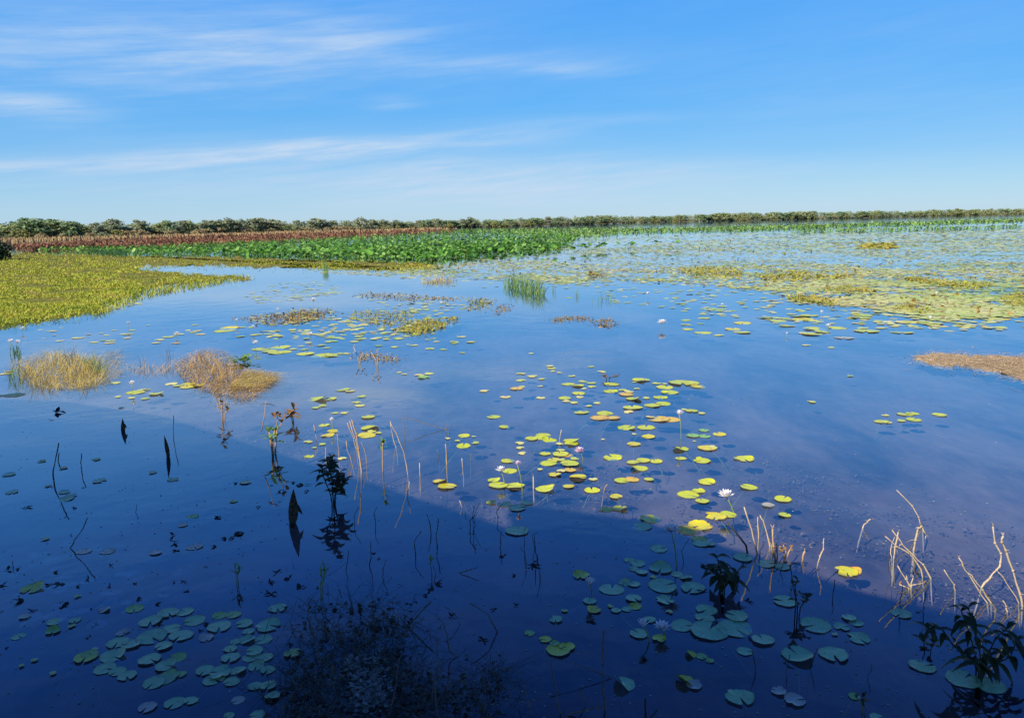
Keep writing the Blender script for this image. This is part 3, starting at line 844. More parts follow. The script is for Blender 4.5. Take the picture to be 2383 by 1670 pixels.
T2, c = clump('grass_tussock', cp(D_, [(1200, 330), (1300, 400), (1450, 430), (1560, 430), (1600, 350), (1580, 250), (1450, 190), (1300, 210), (1180, 270)]), 900, 0.03, 0.44, 0.009, 0.20, M['rust'],
      'rusty brown grass tussock with fallen stems right of the straw one', 'tussock', 'dry grass tussocks in the water', 'dry_blades')
px_, py_ = sample(cp(D_, [(1130, 250), (1250, 380), (1400, 440), (1620, 495), (1700, 470), (1850, 345), (1780, 300), (1600, 280), (1500, 160), (1350, 150), (1200, 215)]), 3800); g = ground(px_, py_) - np.array(c); n = len(g); g[:, 2] = rng.uniform(0, 0.04, n)
V, Fl = blades(g, rng.uniform(0.0, 0.06, n), np.full(n, 0.009), rng.normal(0, 0.10, (n, 2)) + np.array([[0.12, -0.05]]), rng.uniform(0, 3.14, n)); bulk('fallen_blades', V, Fl, M['rust'], T2)
px_, py_ = sample(cp(D_, [(1620, 300), (1850, 320), (1830, 370), (1700, 420), (1500, 420)]), 1100); g = ground(px_, py_) - np.array(c); n = len(g); g[:, 2] = rng.uniform(0, 0.05, n)
V, Fl = blades(g, rng.uniform(0.0, 0.06, n), np.full(n, 0.011), rng.normal(0, 0.10, (n, 2)) + np.array([[0.25, -0.03]]), rng.uniform(0, 3.14, n)); bulk('matted_stems', V, Fl, M['tan'], T2)
clump('fallen_grass', cp(D_, [(820, 270), (900, 320), (1050, 330), (1180, 300), (1120, 260), (950, 265)]), 260, 0.02, 0.22, 0.008, 0.18, M['rust'], 'thin band of broken grass stems linking the two tussocks', 'grass stems')
clump('fallen_grass', cp(D_, [(1390, 430), (1440, 560), (1560, 520), (1680, 500), (1700, 450), (1560, 440)]), 150, 0.02, 0.16, 0.007, 0.14, M['rust'], 'loose brown stems trailing below the rusty tussock', 'grass stems')
clump('green_reed', cp(D_, [(40, 330), (90, 400), (150, 400), (140, 330), (100, 290)]), 46, 0.15, 0.42, 0.012, 0.09, M['sedge'], 'green reeds at the left side of the straw tussock', 'reeds')
clump('green_reed', cp(D_, [(60, 190), (120, 195), (150, 180), (100, 165)]), 40, 0.12, 0.35, 0.012, 0.09, M['sedge'], 'green reed tuft behind the straw tussock at left', 'reeds')
clump('green_reed', cp(D_, [(900, 260), (945, 265), (1000, 250), (960, 235)]), 14, 0.1, 0.35, 0.007, 0.06, M['rstem'], 'few thin brown reeds between the two tussocks', 'reeds')
clump('green_reed', cp(D_, [(1070, 220), (1130, 235), (1180, 225), (1130, 200)]), 16, 0.15, 0.5, 0.007, 0.08, M['gtwig'], 'pale thin reeds behind the gap between the tussocks', 'reeds')

# bright leafy plant beside the rusty tussock
g = G1(*cv_(D_, 1640, 235)); root = empty('leafy_weed', g); mb = MB()
for i in range(60):
    a = tr.uniform(0, 6.28); rr = tr.uniform(0, 0.32)
    mb.leaf((rr * math.cos(a), rr * math.sin(a) * 1.0, tr.uniform(0.01, 0.10)), (math.cos(a + tr.uniform(-1, 1)), math.sin(a + tr.uniform(-1, 1)), tr.uniform(0.1, 0.9)), tr.uniform(0.10, 0.2), 0.07)
mb.build('leaves', M['lime'] if False else M['sprout'], root)
tag(root, 'bright green leafy weed heap at the back of the rusty tussock', 'water weed')

# floating weed mats
def weed_mat(poly, n, mat, label, h=0.08, ls=0.06, base=True, twigs=0.25, z=0.015, basemat=None):
    c = G1(sum(p[0] for p in poly) / len(poly), sum(p[1] for p in poly) / len(poly))
    root = empty('weed_mat', c)
    px, py = sample(poly, n)
    px = px + rng.normal(0, 9.0, n); py = py + rng.normal(0, 2.0, n)
    g = ground(px, py) - np.array(c); d = dist(g + np.array(c))
    g[:, 2] = np.abs(rng.normal(0, h, n)) * rng.uniform(0, 1, n) * 0.6 + 0.004
    sz = ls * np.maximum(1, d / 28)
    p1 = discs(g, rng.uniform(0.4, 1.25, n) * sz, np.abs(rng.normal(0, 0.28, n)), rng.uniform(0, 6.28, n), 5, 0.1)
    k = rng.random(n) < twigs; m = int(k.sum())
    gb = g[k].copy(); gb[:, 2] = 0
    p2 = blades(gb, rng.uniform(0.3, 2.2, m) * h, 0.0006 * d[k] + 0.003, rng.normal(0, h, (m, 2)), rng.uniform(0, 3.14, m))
    V, Fl = join(p1, p2)
    bulk('leaves', V, Fl, mat, root)
    if base:
        s = slab('thatch', poly, -0.05, -0.004, basemat or mat, None, 8, 5, 0.4)
        s.data.transform(Matrix.Translation(-c)); s.parent = root
    tag(root, label, 'weed mat', 'floating weed mats')
    return root
weed_mat(cp(A_, [(1600, 840), (1700, 815), (1850, 800), (2050, 765), (2180, 770), (2260, 800), (2150, 835), (1980, 870), (1850, 875), (1720, 872)]), 700, M['weedbrown'], 'brown weed mat under the white lily left of centre', 0.07, 0.035, False)
weed_mat(cp(A_, [(1850, 820), (2050, 785), (2180, 800), (2100, 840), (1950, 868)]), 500, M['weedbrown'], 'dense brown core of the weed mat under the white lily', 0.06, 0.035)
weed_mat(cp(B_, [(60, 680), (180, 665), (400, 668), (560, 690), (830, 700), (760, 712), (560, 718), (400, 715), (220, 700)]), 700, M['weedbrown'], 'long thin brown weed strip left of the largest sedge', 0.04, 0.03)
weed_mat(cp(B_, [(340, 925), (420, 870), (520, 840), (650, 850), (760, 825), (740, 850), (640, 905), (560, 930), (450, 945)]), 900, M['weed'], 'yellow-green weed mat with orange patches below the brown strip', 0.08, 0.04)
weed_mat(cp(B_, [(20, 800), (150, 780), (300, 795), (420, 780), (480, 800), (430, 850), (330, 890), (200, 880), (60, 850)]), 600, M['weed'], 'loose mixed weed patch left of the yellow-green mat', 0.08, 0.035, False)
weed_mat(cp(B_, [(820, 770), (860, 705), (980, 700), (1000, 720), (940, 760), (880, 785)]), 300, M['weed'], 'small olive weed mat below the right end of the brown strip', 0.07, 0.035, False)
weed_mat(cp(B_, [(1380, 850), (1430, 828), (1600, 820), (1660, 845), (1560, 850), (1450, 858)]), 300, M['weedbrown'], 'small brownish weed patch between sedge and white lily', 0.04, 0.03, False)
weed_mat(cp(B_, [(1680, 850), (1760, 835), (1830, 880), (1760, 895), (1690, 880)]), 180, M['weedbrown'], 'little brown weed patch right beside the brownish one', 0.03, 0.035, False)
weed_mat(cp(B_, [(990, 790), (1060, 740), (1120, 745), (1110, 780), (1040, 810)]), 170, M['weedbrown'], 'faint brown weed patch below the olive mat', 0.03, 0.03, False)
weed_mat(cp(B_, [(60, 1100), (180, 1060), (300, 1080), (400, 1110), (320, 1130), (220, 1120), (100, 1120)]), 220, M['weedbrown'], 'scraggly brown weed patch right of the rusty tussock', 0.06, 0.025, False)
weed_mat(cp(C_, [(0, 510), (100, 495), (230, 490), (400, 520), (420, 550), (300, 560), (200, 555), (60, 550)]), 700, M['weed'], 'yellow weed mat at the left of the far pad field', 0.10, 0.05)
weed_mat(cp(C_, [(500, 560), (580, 520), (820, 520), (900, 545), (1180, 540), (1170, 560), (1000, 575), (800, 585), (620, 590)]), 900, M['weed'], 'long yellow-brown weed mat in the middle of the far pad field', 0.10, 0.05)
weed_mat(cp(C_, [(700, 700), (780, 680), (940, 690), (1010, 725), (1030, 750), (900, 735), (760, 720)]), 600, M['weed'], 'small rusty yellow weed mat at the near edge of the pad field', 0.10, 0.045)
weed_mat(cp(C_, [(1460, 570), (1560, 555), (1750, 590), (2070, 600), (2080, 620), (1900, 640), (1820, 625), (1650, 610)]), 800, M['weed'], 'yellow weed mat at the right of the far pad field', 0.10, 0.05)
weed_mat(cp(C_, [(1390, 760), (1500, 745), (1620, 770), (1740, 800), (1600, 800), (1480, 780)]), 450, M['weed'], 'pale yellow weed strip at the near right edge of the pad field', 0.06, 0.045)
weed_mat(cp(C_, [(2150, 700), (2296, 660), (2340, 700), (2296, 760), (2200, 740)]), 420, M['weed'], 'yellow-green weed mat cut by the right edge', 0.08, 0.045)
weed_mat(cp(C_, [(940, 640), (1100, 615), (1300, 640), (1280, 665), (1040, 660)]), 450, M['weed'], 'olive weed patch below the long yellow-brown mat', 0.09, 0.045, False)
weed_mat(cp(C_, [(1200, 340), (1400, 335), (1440, 360), (1300, 372), (1210, 365)]), 260, M['weed'], 'far yellow weed patch below the lotus strip', 0.12, 0.08)
weed_mat(cp(B_, [(380, 480), (520, 470), (560, 490), (460, 500)]), 200, M['weed'], 'yellow weed patch at the tip of the meadow strip', 0.08, 0.06)
weed_mat(cp(B_, [(1640, 550), (1700, 530), (1730, 548), (1690, 560)]), 110, M['weedbrown'], 'orange weed patch in the far pad field near its left', 0.12, 0.05)

# sodden pale mat at the right edge
sod = cp(C_, [(1550, 1085), (1650, 1078), (1750, 1070), (1900, 1085), (2100, 1085), (2400, 1098), (2400, 1275), (2296, 1240), (2200, 1215), (2100, 1190), (1980, 1165), (1850, 1155), (1750, 1155), (1640, 1135), (1590, 1110)])
c = G1(2300, 845); root = empty('sodden_mat', c)
s = slab('thatch', sod, -0.06, 0.003, M['mud'], None, 7, 6, 0.35); s.data.transform(Matrix.Translation(-c)); s.parent = root
px_, py_ = sample(sod, 4200); px_ += rng.normal(0, 1, 4200) * np.where(rng.random(4200) < 0.2, 40, 8); py_ += rng.normal(0, 1, 4200) * np.where(rng.random(4200) < 0.2, 9, 3); g = ground(px_, py_) - np.array(c); n = len(g); g[:, 2] = rng.uniform(-0.01, 0.018, n)
V, Fl = blades(g, rng.uniform(0.0, 0.03, n), rng.uniform(0.006, 0.018, n), rng.normal(0, 0.16, (n, 2)) + np.array([[0.12, -0.06]]), rng.uniform(0, 3.14, n)); bulk('fallen_stems', V, Fl, M['thatch'], root)
tag(root, 'pale reddish mat of flattened dead stems at the right edge', 'weed mat')

# ------------------------------------------------------------------ lily pads
def pad_mesh(seed, kind='round'):
    r = random.Random(seed); k = 30
    notch = r.uniform(0.10, 0.2)
    ph = [r.uniform(0, 6.28) for _ in range(4)]
    vs = [(0, -0.10, 0.0)]; fs = []
    rings = (0.4, 0.78, 1.0)
    tear = [(r.uniform(0.5, 5.8), r.uniform(0.12, 0.3), r.uniform(0.25, 0.6)) for _ in range(3)] if kind == 'ragged' else []
    for j, q in enumerate(rings):
        for i in range(k):
            a = -math.pi / 2 + notch + (2 * math.pi - 2 * notch) * i / (k - 1)
            rr = q * (1 + 0.03 * math.sin(3 * a + ph[0]) + 0.02 * math.sin(7 * a + ph[1]))
            for (ta, tw, td) in tear:
                dd = abs((a + math.pi / 2) - ta)
                if dd < tw: rr *= 1 - td * (1 - dd / tw) * q
            z = 0.012 * math.sin(2 * a + ph[2]) * q + 0.010 * math.sin(5 * a + ph[3]) * q * q
            if kind == 'ragged': z += 0.10 * max(0, math.sin(2.5 * a + ph[1])) * q * q
            if q == 1.0: z += 0.018
            if kind == 'curled': z += 0.34 * max(0, math.sin(a + ph[2])) ** 2 * q ** 3
            x, y = rr * math.cos(a), rr * math.sin(a)
            if kind == 'folded' and x > 0.05:
                x, z = 0.05 + (x - 0.05) * 0.62, z + (x - 0.05) * 0.75
            vs.append((x, y, z))
    for i in range(k - 1):
        fs.append((0, 1 + i, 2 + i))
        for j in range(2):
            a = 1 + j * k + i; b = 1 + (j + 1) * k + i
            fs.append((a, b, b + 1, a + 1))
    mb = MB(); mb.add(vs, fs)
    return mb.mesh('lily_pad', M['lime'])
PM = {}
def padm(kind, var, mat):
    key = (kind, var, mat)
    if key not in PM:
        b = (kind, var)
        if b not in PM: PM[b] = pad_mesh(hash(kind) % 97 if False else {'round': 1, 'ragged': 40, 'curled': 70, 'folded': 90}[kind] + var, kind)
        me = PM[b].copy(); me.materials[0] = M[mat]
        PM[key] = me
    return PM[key]

PADS = []
def pads(z, where, s):
    """x,y,width in an enlarged crop; letters: colour (l lime y yellow o orange g green j jade p pale) and shape (r ragged c curled f folded)"""
    for tok in s.split():
        a, b, cw = tok.split(',')
        k = 0
        while k < len(cw) and (cw[k].isdigit()): k += 1
        wpx = float(cw[:k]); fl = cw[k:] or 'l'
        x, y = cv_(z, float(a), float(b))
        PADS.append([x, y, wpx / z[2], fl, where])

W1 = 'brown stalk shallows'
W2 = 'sunlit central cluster'
W3 = 'shaded lower right cluster'
W4 = 'shaded bottom left cluster'
W5 = 'dark left water'
W6 = 'pads above the tussocks'
W7 = 'pads beneath brown mat'
W8 = 'pad field edge'
W9 = 'open water group'
W10 = 'tussock foreground'
W11 = 'pads below yellow mat'
W12 = 'shaded right corner'
W13 = 'open central water'
pads(E_, W1, "280,306,90l 330,316,70l 110,370,110l 195,368,85l 105,427,65l 150,413,60l 405,352,65l 370,393,60y 395,413,65l 228,463,45g 295,463,60g 450,490,85l 155,543,70l 215,585,80y 180,612,80yr 50,656,60y 140,671,55l 90,695,35l 55,752,65l 460,562,105l 440,612,110y 515,597,50o 275,768,60yr 475,585,60yr")
pads(E_, 'middle sunlit shallows', "980,634,40l 1090,614,80l 1048,648,40l 1165,662,58l 1085,684,85l 1155,620,30g 1288,488,80l 1360,555,75l 930,918,90yc 975,952,120y")
pads(E_, W13, "820,225,80gr 790,210,70g 850,200,70g 690,204,40g 655,192,40g")
pads(E_, W2, "1228,316,70l 1367,356,72l 1605,362,60l 1470,200,70l 1550,218,75l 1610,236,55o 1472,246,66l 1440,300,80o 1480,288,50l 1600,284,40g 1660,150,60o 1675,165,60or 1680,184,35o 1728,193,38g 1938,153,45l 1810,216,50l 1785,270,80l 1850,280,80l 1885,252,60y 1940,262,60o 1945,288,60l 1890,300,40g 2075,270,95l 2010,188,60g 1855,332,80l 1863,357,50l 1763,365,80l 1770,383,60l 1820,394,65l 2070,318,85l 2150,310,60o 1980,397,58l 1920,416,48g 1875,457,92l 2030,465,100l 1995,495,110o 2085,495,85o 2015,640,30g "
     "1540,635,80l 1620,612,95l 1660,645,85l 1600,628,90l 1728,668,55l 1808,650,100lc 1808,668,90l 1460,665,65yr 1465,697,60y 1480,733,60l 1733,712,60l 1632,735,65l 1735,738,100l 1780,745,70o 1830,768,60l 1655,798,100l 1690,775,80y 1795,800,120l 1735,775,60y 1385,782,90l 1395,850,90l 1595,840,40o 1740,850,60l 1800,845,70o 1695,875,80yr 1852,890,110y 1952,905,60y 1790,952,75y 1632,970,120l 1945,980,95l 2105,1022,80y 2045,1105,85l 2130,1098,95lc 1290,912,75lc 1320,945,120l 1430,950,110lr 1270,1062,62l 2085,760,115lr")
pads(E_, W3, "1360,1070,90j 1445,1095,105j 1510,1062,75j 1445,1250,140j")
pads(F_, W2, "215,58,85l 178,70,25g 300,75,50l 345,78,35l 343,97,85l 440,72,140l 490,75,80l 525,92,75y 370,124,85l 150,120,60o 135,135,75o 172,160,75l 190,105,35g 240,155,45g 320,152,72l 275,195,80l 335,187,70l 167,207,95l 147,232,55l 310,268,120o 375,272,90o 265,258,50l 450,218,35l 490,225,60l 540,238,45l 138,316,92l 240,315,82l 177,351,26g 255,365,72y 175,406,70y 497,360,65g 560,362,60g 557,330,55g 640,352,66y 432,432,70l 575,427,95y 605,420,50or 430,482,55l 545,495,85lr 775,485,95lr 505,391,20g 170,505,60l 225,495,70l 205,537,90lc 295,498,65l 110,603,75l 165,598,68o 258,598,52l 570,612,90lr 470,680,105l 525,660,75lr 547,714,65l 800,640,82l 985,705,85l 995,792,62l 268,810,108l 620,797,110y 690,788,80l 535,850,120y 465,876,90y 905,738,60p")
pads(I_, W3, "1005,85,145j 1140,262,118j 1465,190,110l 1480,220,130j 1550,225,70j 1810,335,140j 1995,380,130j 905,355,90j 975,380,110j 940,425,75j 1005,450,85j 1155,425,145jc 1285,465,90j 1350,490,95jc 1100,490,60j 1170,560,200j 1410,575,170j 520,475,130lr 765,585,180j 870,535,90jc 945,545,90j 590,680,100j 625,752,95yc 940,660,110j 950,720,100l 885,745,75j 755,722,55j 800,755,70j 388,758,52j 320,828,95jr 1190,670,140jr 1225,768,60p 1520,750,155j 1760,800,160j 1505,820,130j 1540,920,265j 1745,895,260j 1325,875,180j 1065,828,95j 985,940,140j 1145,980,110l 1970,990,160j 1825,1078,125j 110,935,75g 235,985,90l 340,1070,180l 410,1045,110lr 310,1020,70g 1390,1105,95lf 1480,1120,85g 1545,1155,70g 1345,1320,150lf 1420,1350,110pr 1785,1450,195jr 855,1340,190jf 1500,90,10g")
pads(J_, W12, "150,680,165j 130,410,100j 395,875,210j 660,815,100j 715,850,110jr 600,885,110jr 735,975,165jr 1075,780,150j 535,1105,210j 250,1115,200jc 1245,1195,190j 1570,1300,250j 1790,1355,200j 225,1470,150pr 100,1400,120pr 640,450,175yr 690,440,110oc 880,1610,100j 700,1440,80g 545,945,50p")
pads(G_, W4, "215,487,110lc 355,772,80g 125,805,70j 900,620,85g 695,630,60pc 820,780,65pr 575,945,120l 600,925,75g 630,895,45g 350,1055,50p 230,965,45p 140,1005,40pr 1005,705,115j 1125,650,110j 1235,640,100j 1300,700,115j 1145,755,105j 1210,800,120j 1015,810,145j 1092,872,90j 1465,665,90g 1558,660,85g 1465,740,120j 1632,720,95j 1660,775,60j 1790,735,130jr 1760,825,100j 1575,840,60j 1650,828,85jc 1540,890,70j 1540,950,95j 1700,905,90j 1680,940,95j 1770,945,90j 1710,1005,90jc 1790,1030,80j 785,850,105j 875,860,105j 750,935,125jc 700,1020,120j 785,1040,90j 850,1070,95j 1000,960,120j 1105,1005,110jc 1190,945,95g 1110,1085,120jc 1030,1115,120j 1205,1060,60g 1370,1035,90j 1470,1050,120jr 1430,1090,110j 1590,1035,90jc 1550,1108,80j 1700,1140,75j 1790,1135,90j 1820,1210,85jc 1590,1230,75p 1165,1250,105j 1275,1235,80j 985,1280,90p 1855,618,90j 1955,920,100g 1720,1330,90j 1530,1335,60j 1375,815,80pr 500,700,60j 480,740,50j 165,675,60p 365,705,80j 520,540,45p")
pads(D_, W5, "1155,1022,65g 665,1030,80j 1640,1040,65j 1560,1167,55j 1285,1267,68g 420,945,60j 275,900,60j 640,888,60j 60,988,70j 1015,975,60p 325,1065,50j 440,1150,100j 80,1105,70j 430,1105,70j 470,1130,70j 300,1420,55p 560,1500,90p 720,1500,90p 1300,1470,100p 1220,1325,60p 1040,1510,70p")
pads(D_, W10, "785,470,45l 875,478,55l 905,440,110l 960,425,80l 965,482,65l 1045,450,80lc 1010,447,30l 812,543,42g 1145,385,80y 1190,395,70y 1260,385,90y 1320,395,80yr 1250,405,80y 95,457,105y 10,462,50l 45,315,80y 770,378,65o 60,300,60l")
pads(A_, W6, "735,1000,70lc 740,985,60y 625,995,60l 845,967,60l 860,940,70l 880,915,50l 820,940,40l 1045,998,65l 1065,978,70l 1125,958,80l 1195,942,70l 1170,1002,60l 1255,915,40l 1315,918,60l 1340,942,65l 1290,928,50l 990,880,30p 1305,878,45l 690,982,40g 715,947,40g 675,935,35g 765,915,40g 590,942,40g 350,920,60g 360,948,30g 270,912,30p 320,918,30p 290,970,25p 410,898,25p 400,985,50g 520,965,80y")
pads(A_, W7, "1490,920,110l 1530,900,110y 1550,915,60l 1605,955,65l 1610,895,60g 1710,945,80l 1790,940,60y 1820,955,70l 2055,998,55l 2100,940,80y 2210,990,90l 2215,965,80l 2265,965,60l 1740,1040,100l 1870,1030,120l 1850,1065,110l 1900,1060,90l 1800,1055,90l 1960,1040,60l 2030,1043,65l 2140,1015,70l 2180,1032,60l 2010,1020,40g 2040,1072,100l 2150,1085,140l 2230,1080,120l 2280,1070,60l 2050,940,80o")
pads(B_, W11, "75,990,70l 20,1070,60l 230,1018,65l 342,1027,60l 365,972,60l 470,1015,55l 430,1010,25g 575,1038,66l 560,978,40l 620,990,50l 600,970,40l 668,1043,55l 740,992,65l 740,1003,55l 785,958,65l 855,993,75l 790,1065,45o 1253,1070,40o 600,938,40l 135,970,50o 230,965,60y 100,905,70l 20,912,60l 130,880,70l 60,885,60l 250,905,60y 70,940,50l")
pads(C_, W8, "45,848,75l 40,878,75l 45,908,90l 158,835,85y 135,870,55l 152,932,110l 250,948,75l 245,775,80y 350,908,95y 410,928,110l 415,868,100y 560,830,100l 655,853,100l 715,884,100l 900,905,140l 880,940,120l 950,925,100l 830,935,80l 1050,900,110l 1095,965,115p 1215,900,80y 1245,920,140l 1345,900,90l 1480,928,125l 1390,865,80l 1520,862,130y 1665,868,140l 1620,855,80l 1935,885,80y 2060,860,90l 2130,840,120y 2110,855,80l 1175,868,60p 840,1015,60l 1005,1030,50p 1130,1220,48p 875,1393,60p 800,820,120l 860,815,110l 820,845,120y 880,850,90l 1150,800,120y 1220,815,120l 1200,830,120l")
pads(C_, W9, "1345,1525,90l 1385,1530,60l 1370,1483,50l 1500,1475,90l 1550,1470,80l 1472,1518,65l 1560,1512,90l 1730,1480,80l")

COLN = {'l': ('lime', 'lime'), 'y': ('yellow', 'yellow'), 'o': ('orange', 'orange'), 'g': ('green', 'green'), 'j': ('jade', 'teal'), 'p': ('pale', 'faded')}
SHN = {'r': ('ragged', 'ragged '), 'c': ('curled', 'curled '), 'f': ('folded', 'folded '), '': ('round', '')}
# footprint of every listed pad
for p in PADS:
    g = G1(p[0], p[1]); k = ppm(g)
    d = (g - Vector((0, 0, CAMZ))).length
    p += [g, p[2] / k / 2, p[2] * p[2] * (3.0 / d)]
order = sorted(range(len(PADS)), key=lambda i: -PADS[i][7])
single = set(order[:300])
pr = random.Random(11)
stem_up = {}
rest = []
for i, (x, y, wp, fl, where, g, rad, area) in enumerate(PADS):
    if i not in single:
        rest.append((g, rad)); continue
    shape = fl[1:] if len(fl) > 1 else ''
    if not shape and fl[0] in 'lyg' and wp > 20 and where in (W1, W2, W3, W4):
        q = pr.random(); shape = 'r' if q < 0.14 else ('c' if q < 0.26 else '')
    mname, cn = COLN[fl[0]]
    kind, kn = SHN[shape]
    rad = rad * pr.uniform(1.05, 1.16) * (1.12 if where == W4 else 1.0)
    o = link('lily_pad', padm(kind, pr.randrange(6), mname))
    o.location = (g.x, g.y, 0.003 + 0.0016 * (i % 6))
    o.rotation_euler = (pr.gauss(0, 0.035), pr.gauss(0, 0.035), pr.gauss(0, 0.8) if where == W4 else pr.uniform(0, 6.28))
    sc = rad
    o.scale = (sc * pr.uniform(0.95, 1.08), sc * pr.uniform(0.92, 1.05), sc)
    if area > 170 and pr.random() < 0.5:
        # leaf stalk slanting down to the bed
        mb = MB(); a = pr.uniform(0, 6.28); L = pr.uniform(0.15, 0.5) / sc
        zb = -(0.26) / sc
        mb.tube([(0, -0.05, -0.004), (math.cos(a) * L * 0.5, math.sin(a) * L * 0.5, zb * 0.35), (math.cos(a) * L, math.sin(a) * L, zb)], 0.004 / sc, 0.004 / sc, 5)
        mb.build('stalk', M['gstem'], o)
    sz = 'large' if rad > 0.15 else ('small' if rad < 0.085 else 'medium')
    reg(o, '%s %s%s lily pad' % (sz, kn, cn), 'lily pad', where, x, y, 'lily pads floating on the water')

# the rest of the pad field: past counting
def scatter(poly, n, r0, r1, grow=0.0, patch=None):
    px, py = sample(poly, n)
    if patch is not None:
        tl = np.where(rng.random(n) < 0.15, 1.0, 0.2); px = px + rng.normal(0, 40, n) * tl; py = py + rng.normal(0, 11, n) * tl * np.clip((py - 545) / 60, 0, 1)
    g = ground(px, py)
    if patch is not None:
        q = patch(g); k = rng.random(n) < q; g = g[k]
    d = dist(g); m = len(g)
    r = rng.uniform(r0, r1, m) * np.maximum(1.0, d * grow)
    g[:, 2] = rng.uniform(0.003, 0.02, m)
    return g, r
def pat(sx1, sy1, lo):
    def f(g):
        d = dist(g); s = np.maximum(1, d / 45)
        v = np.sin(g[:, 0] / s * sx1 + 2.0 * np.sin(g[:, 1] / s * 0.55 + 1)) * np.sin(np.log(d) * sy1 * 4 + 1.5 * np.sin(g[:, 0] / s * 0.33))
        v2 = np.sin(g[:, 0] / s * sx1 * 2.7 + 4 + np.sin(np.log(d) * 23)) * np.sin(np.log(d) * sy1 * 11 + g[:, 0] / s * 0.5)
        return np.clip(0.52 + 0.60 * v + 0.50 * v2, lo, 1)
    return f
FIELDS = [
    ([(1010, 618), (1150, 600), (1330, 588), (1600, 560), (2000, 542), (2420, 532), (2420, 640), (2420, 730), (2200, 745), (2050, 720), (1900, 700), (1750, 672), (1600, 662), (1450, 655), (1300, 660), (1150, 650), (1000, 640), (880, 630)], 36000, 0.10, 0.17, 0.018, pat(0.35, 3.6, 0.2)),
    ([(1200, 545), (1500, 546), (1700, 542), (2000, 540), (2420, 532), (2420, 575), (2000, 580), (1600, 585), (1330, 590)], 9000, 0.12, 0.2, 0.016, pat(0.22, 3.6, 0.25)),
    ([(1330, 640), (1600, 650), (1900, 690), (2100, 720), (2420, 735), (2420, 770), (2200, 768), (1900, 755), (1650, 735), (1500, 720), (1400, 700)], 520, 0.10, 0.16, 0, pat(0.9, 2.0, 0.05)),
    ([(560, 690), (640, 660), (760, 650), (800, 680), (700, 700), (600, 705)], 120, 0.09, 0.14, 0, None),
    ([(200, 718), (280, 695), (360, 690), (330, 708), (260, 722)], 40, 0.09, 0.14, 0, None),
    ([(820, 690), (900, 680), (1060, 690), (1100, 720), (960, 730)], 50, 0.09, 0.14, 0, None),
    ([(820, 720), (1000, 715), (1060, 745), (940, 790), (830, 790), (800, 750)], 120, 0.08, 0.13, 0, None),
    ([(580, 730), (760, 715), (830, 740), (800, 790), (640, 790), (580, 770)], 110, 0.08, 0.13, 0, None),
    ([(340, 612), (480, 607), (560, 618), (480, 630), (360, 628)], 60, 0.12, 0.18, 0, None),
    ([(700, 618), (960, 626), (1060, 634), (980, 650), (860, 640), (740, 636)], 300, 0.12, 0.18, 0, None),
]
g1 = []; r1 = []
for f in FIELDS:
    g, r = scatter(*f); g1.append(g); r1.append(r)
g = np.concatenate(g1 + [np.array([[q[0].x, q[0].y, 0.01] for q in rest])]); r = np.concatenate(r1 + [np.array([q[1] for q in rest])])
V, Fl = discs(g, r, np.abs(rng.normal(0, 0.035, len(g))), rng.uniform(0, 6.28, len(g)), 9, -0.01, True)
tag(bulk('lily_pad_field', V, Fl, M['padmid']), 'countless small lily pads covering the far lagoon', 'lily pads', None, 'stuff')
# leaf edges standing up, seen as dark and bright flecks
px_, py_ = sample(FIELDS[0][0], 1000); g = ground(px_, py_); d = dist(g); n = len(g); g[:, 2] = 0.05
V, Fl = discs(g, rng.uniform(0.03, 0.08, n) * np.maximum(1, d * 0.012), np.abs(rng.normal(0.3, 0.35, n)), rng.uniform(0, 6.28, n), 6, 0.1)
tag(bulk('upturned_leaves', V, Fl, M['weedbrown']), 'brown upturned leaves scattered through the far pad field', 'leaves', None, 'stuff')

# submerged faded pads near the bottom left
px_, py_ = sample(cp(G_, [(150, 120), (850, 120), (1100, 220), (1300, 250), (1000, 560), (600, 600), (100, 700), (0, 400)]), 46)
g = ground(px_, py_); n = len(g); g[:, 2] = rng.uniform(-0.2, -0.05, n)
V, Fl = discs(g, rng.uniform(0.04, 0.085, n), np.abs(rng.normal(0, 0.12, n)), rng.uniform(0, 6.28, n), 10, 0.0, True)
tag(bulk('sunken_pads', V, Fl, M['algae']), 'faded pads drowned just below the surface at lower left', 'lily pads', None, 'stuff')

def sunken(poly, n, label, zlo=-0.25, zhi=-0.20, r0=0.004, r1=0.016):
    px, py = sample(poly, n); px += rng.normal(0, 22, n); py += rng.normal(0, 9, n)
    g = ground(px, py); v = np.sin(g[:, 0] * 2.1 + 2 * np.sin(g[:, 1] * 1.7)) * np.sin(g[:, 1] * 2.6 + g[:, 0] * 1.1)
    g = g[rng.random(n) < 0.5 + 0.6 * v]; m = len(g); g[:, 2] = rng.uniform(zlo, zhi, m)
    p1 = discs(g, rng.uniform(r0, r1, m), np.abs(rng.normal(0, 0.4, m)), rng.uniform(0, 6.28, m), 6, 0.2)
    h = g[:m // 2]
    p2 = blades(h, rng.uniform(0, 0.05, len(h)), rng.uniform(0.003, 0.008, len(h)), rng.normal(0, 0.14, (len(h), 2)), rng.uniform(0, 3.14, len(h)))
    V, Fl = join(p1, p2)
    tag(bulk('sunken_weed', V, Fl, M['sunkweed']), label, 'sunken weed', None, 'stuff')
sunken([(1640, 1000), (1800, 1030), (2000, 1060), (2200, 1130), (2383, 1180), (2400, 1330), (2383, 1440), (2150, 1400), (1950, 1320), (1800, 1270), (1600, 1240), (1560, 1120)], 5200, 'mottled brown weed drowned beneath the sunlit water at right')
sunken([(380, 950), (500, 940), (680, 930), (760, 1010), (900, 1080), (1160, 1160), (1190, 1240), (1000, 1190), (700, 1080), (500, 1010)], 3600, 'greyish brown weed drowned beneath the sunlit wedge at centre')
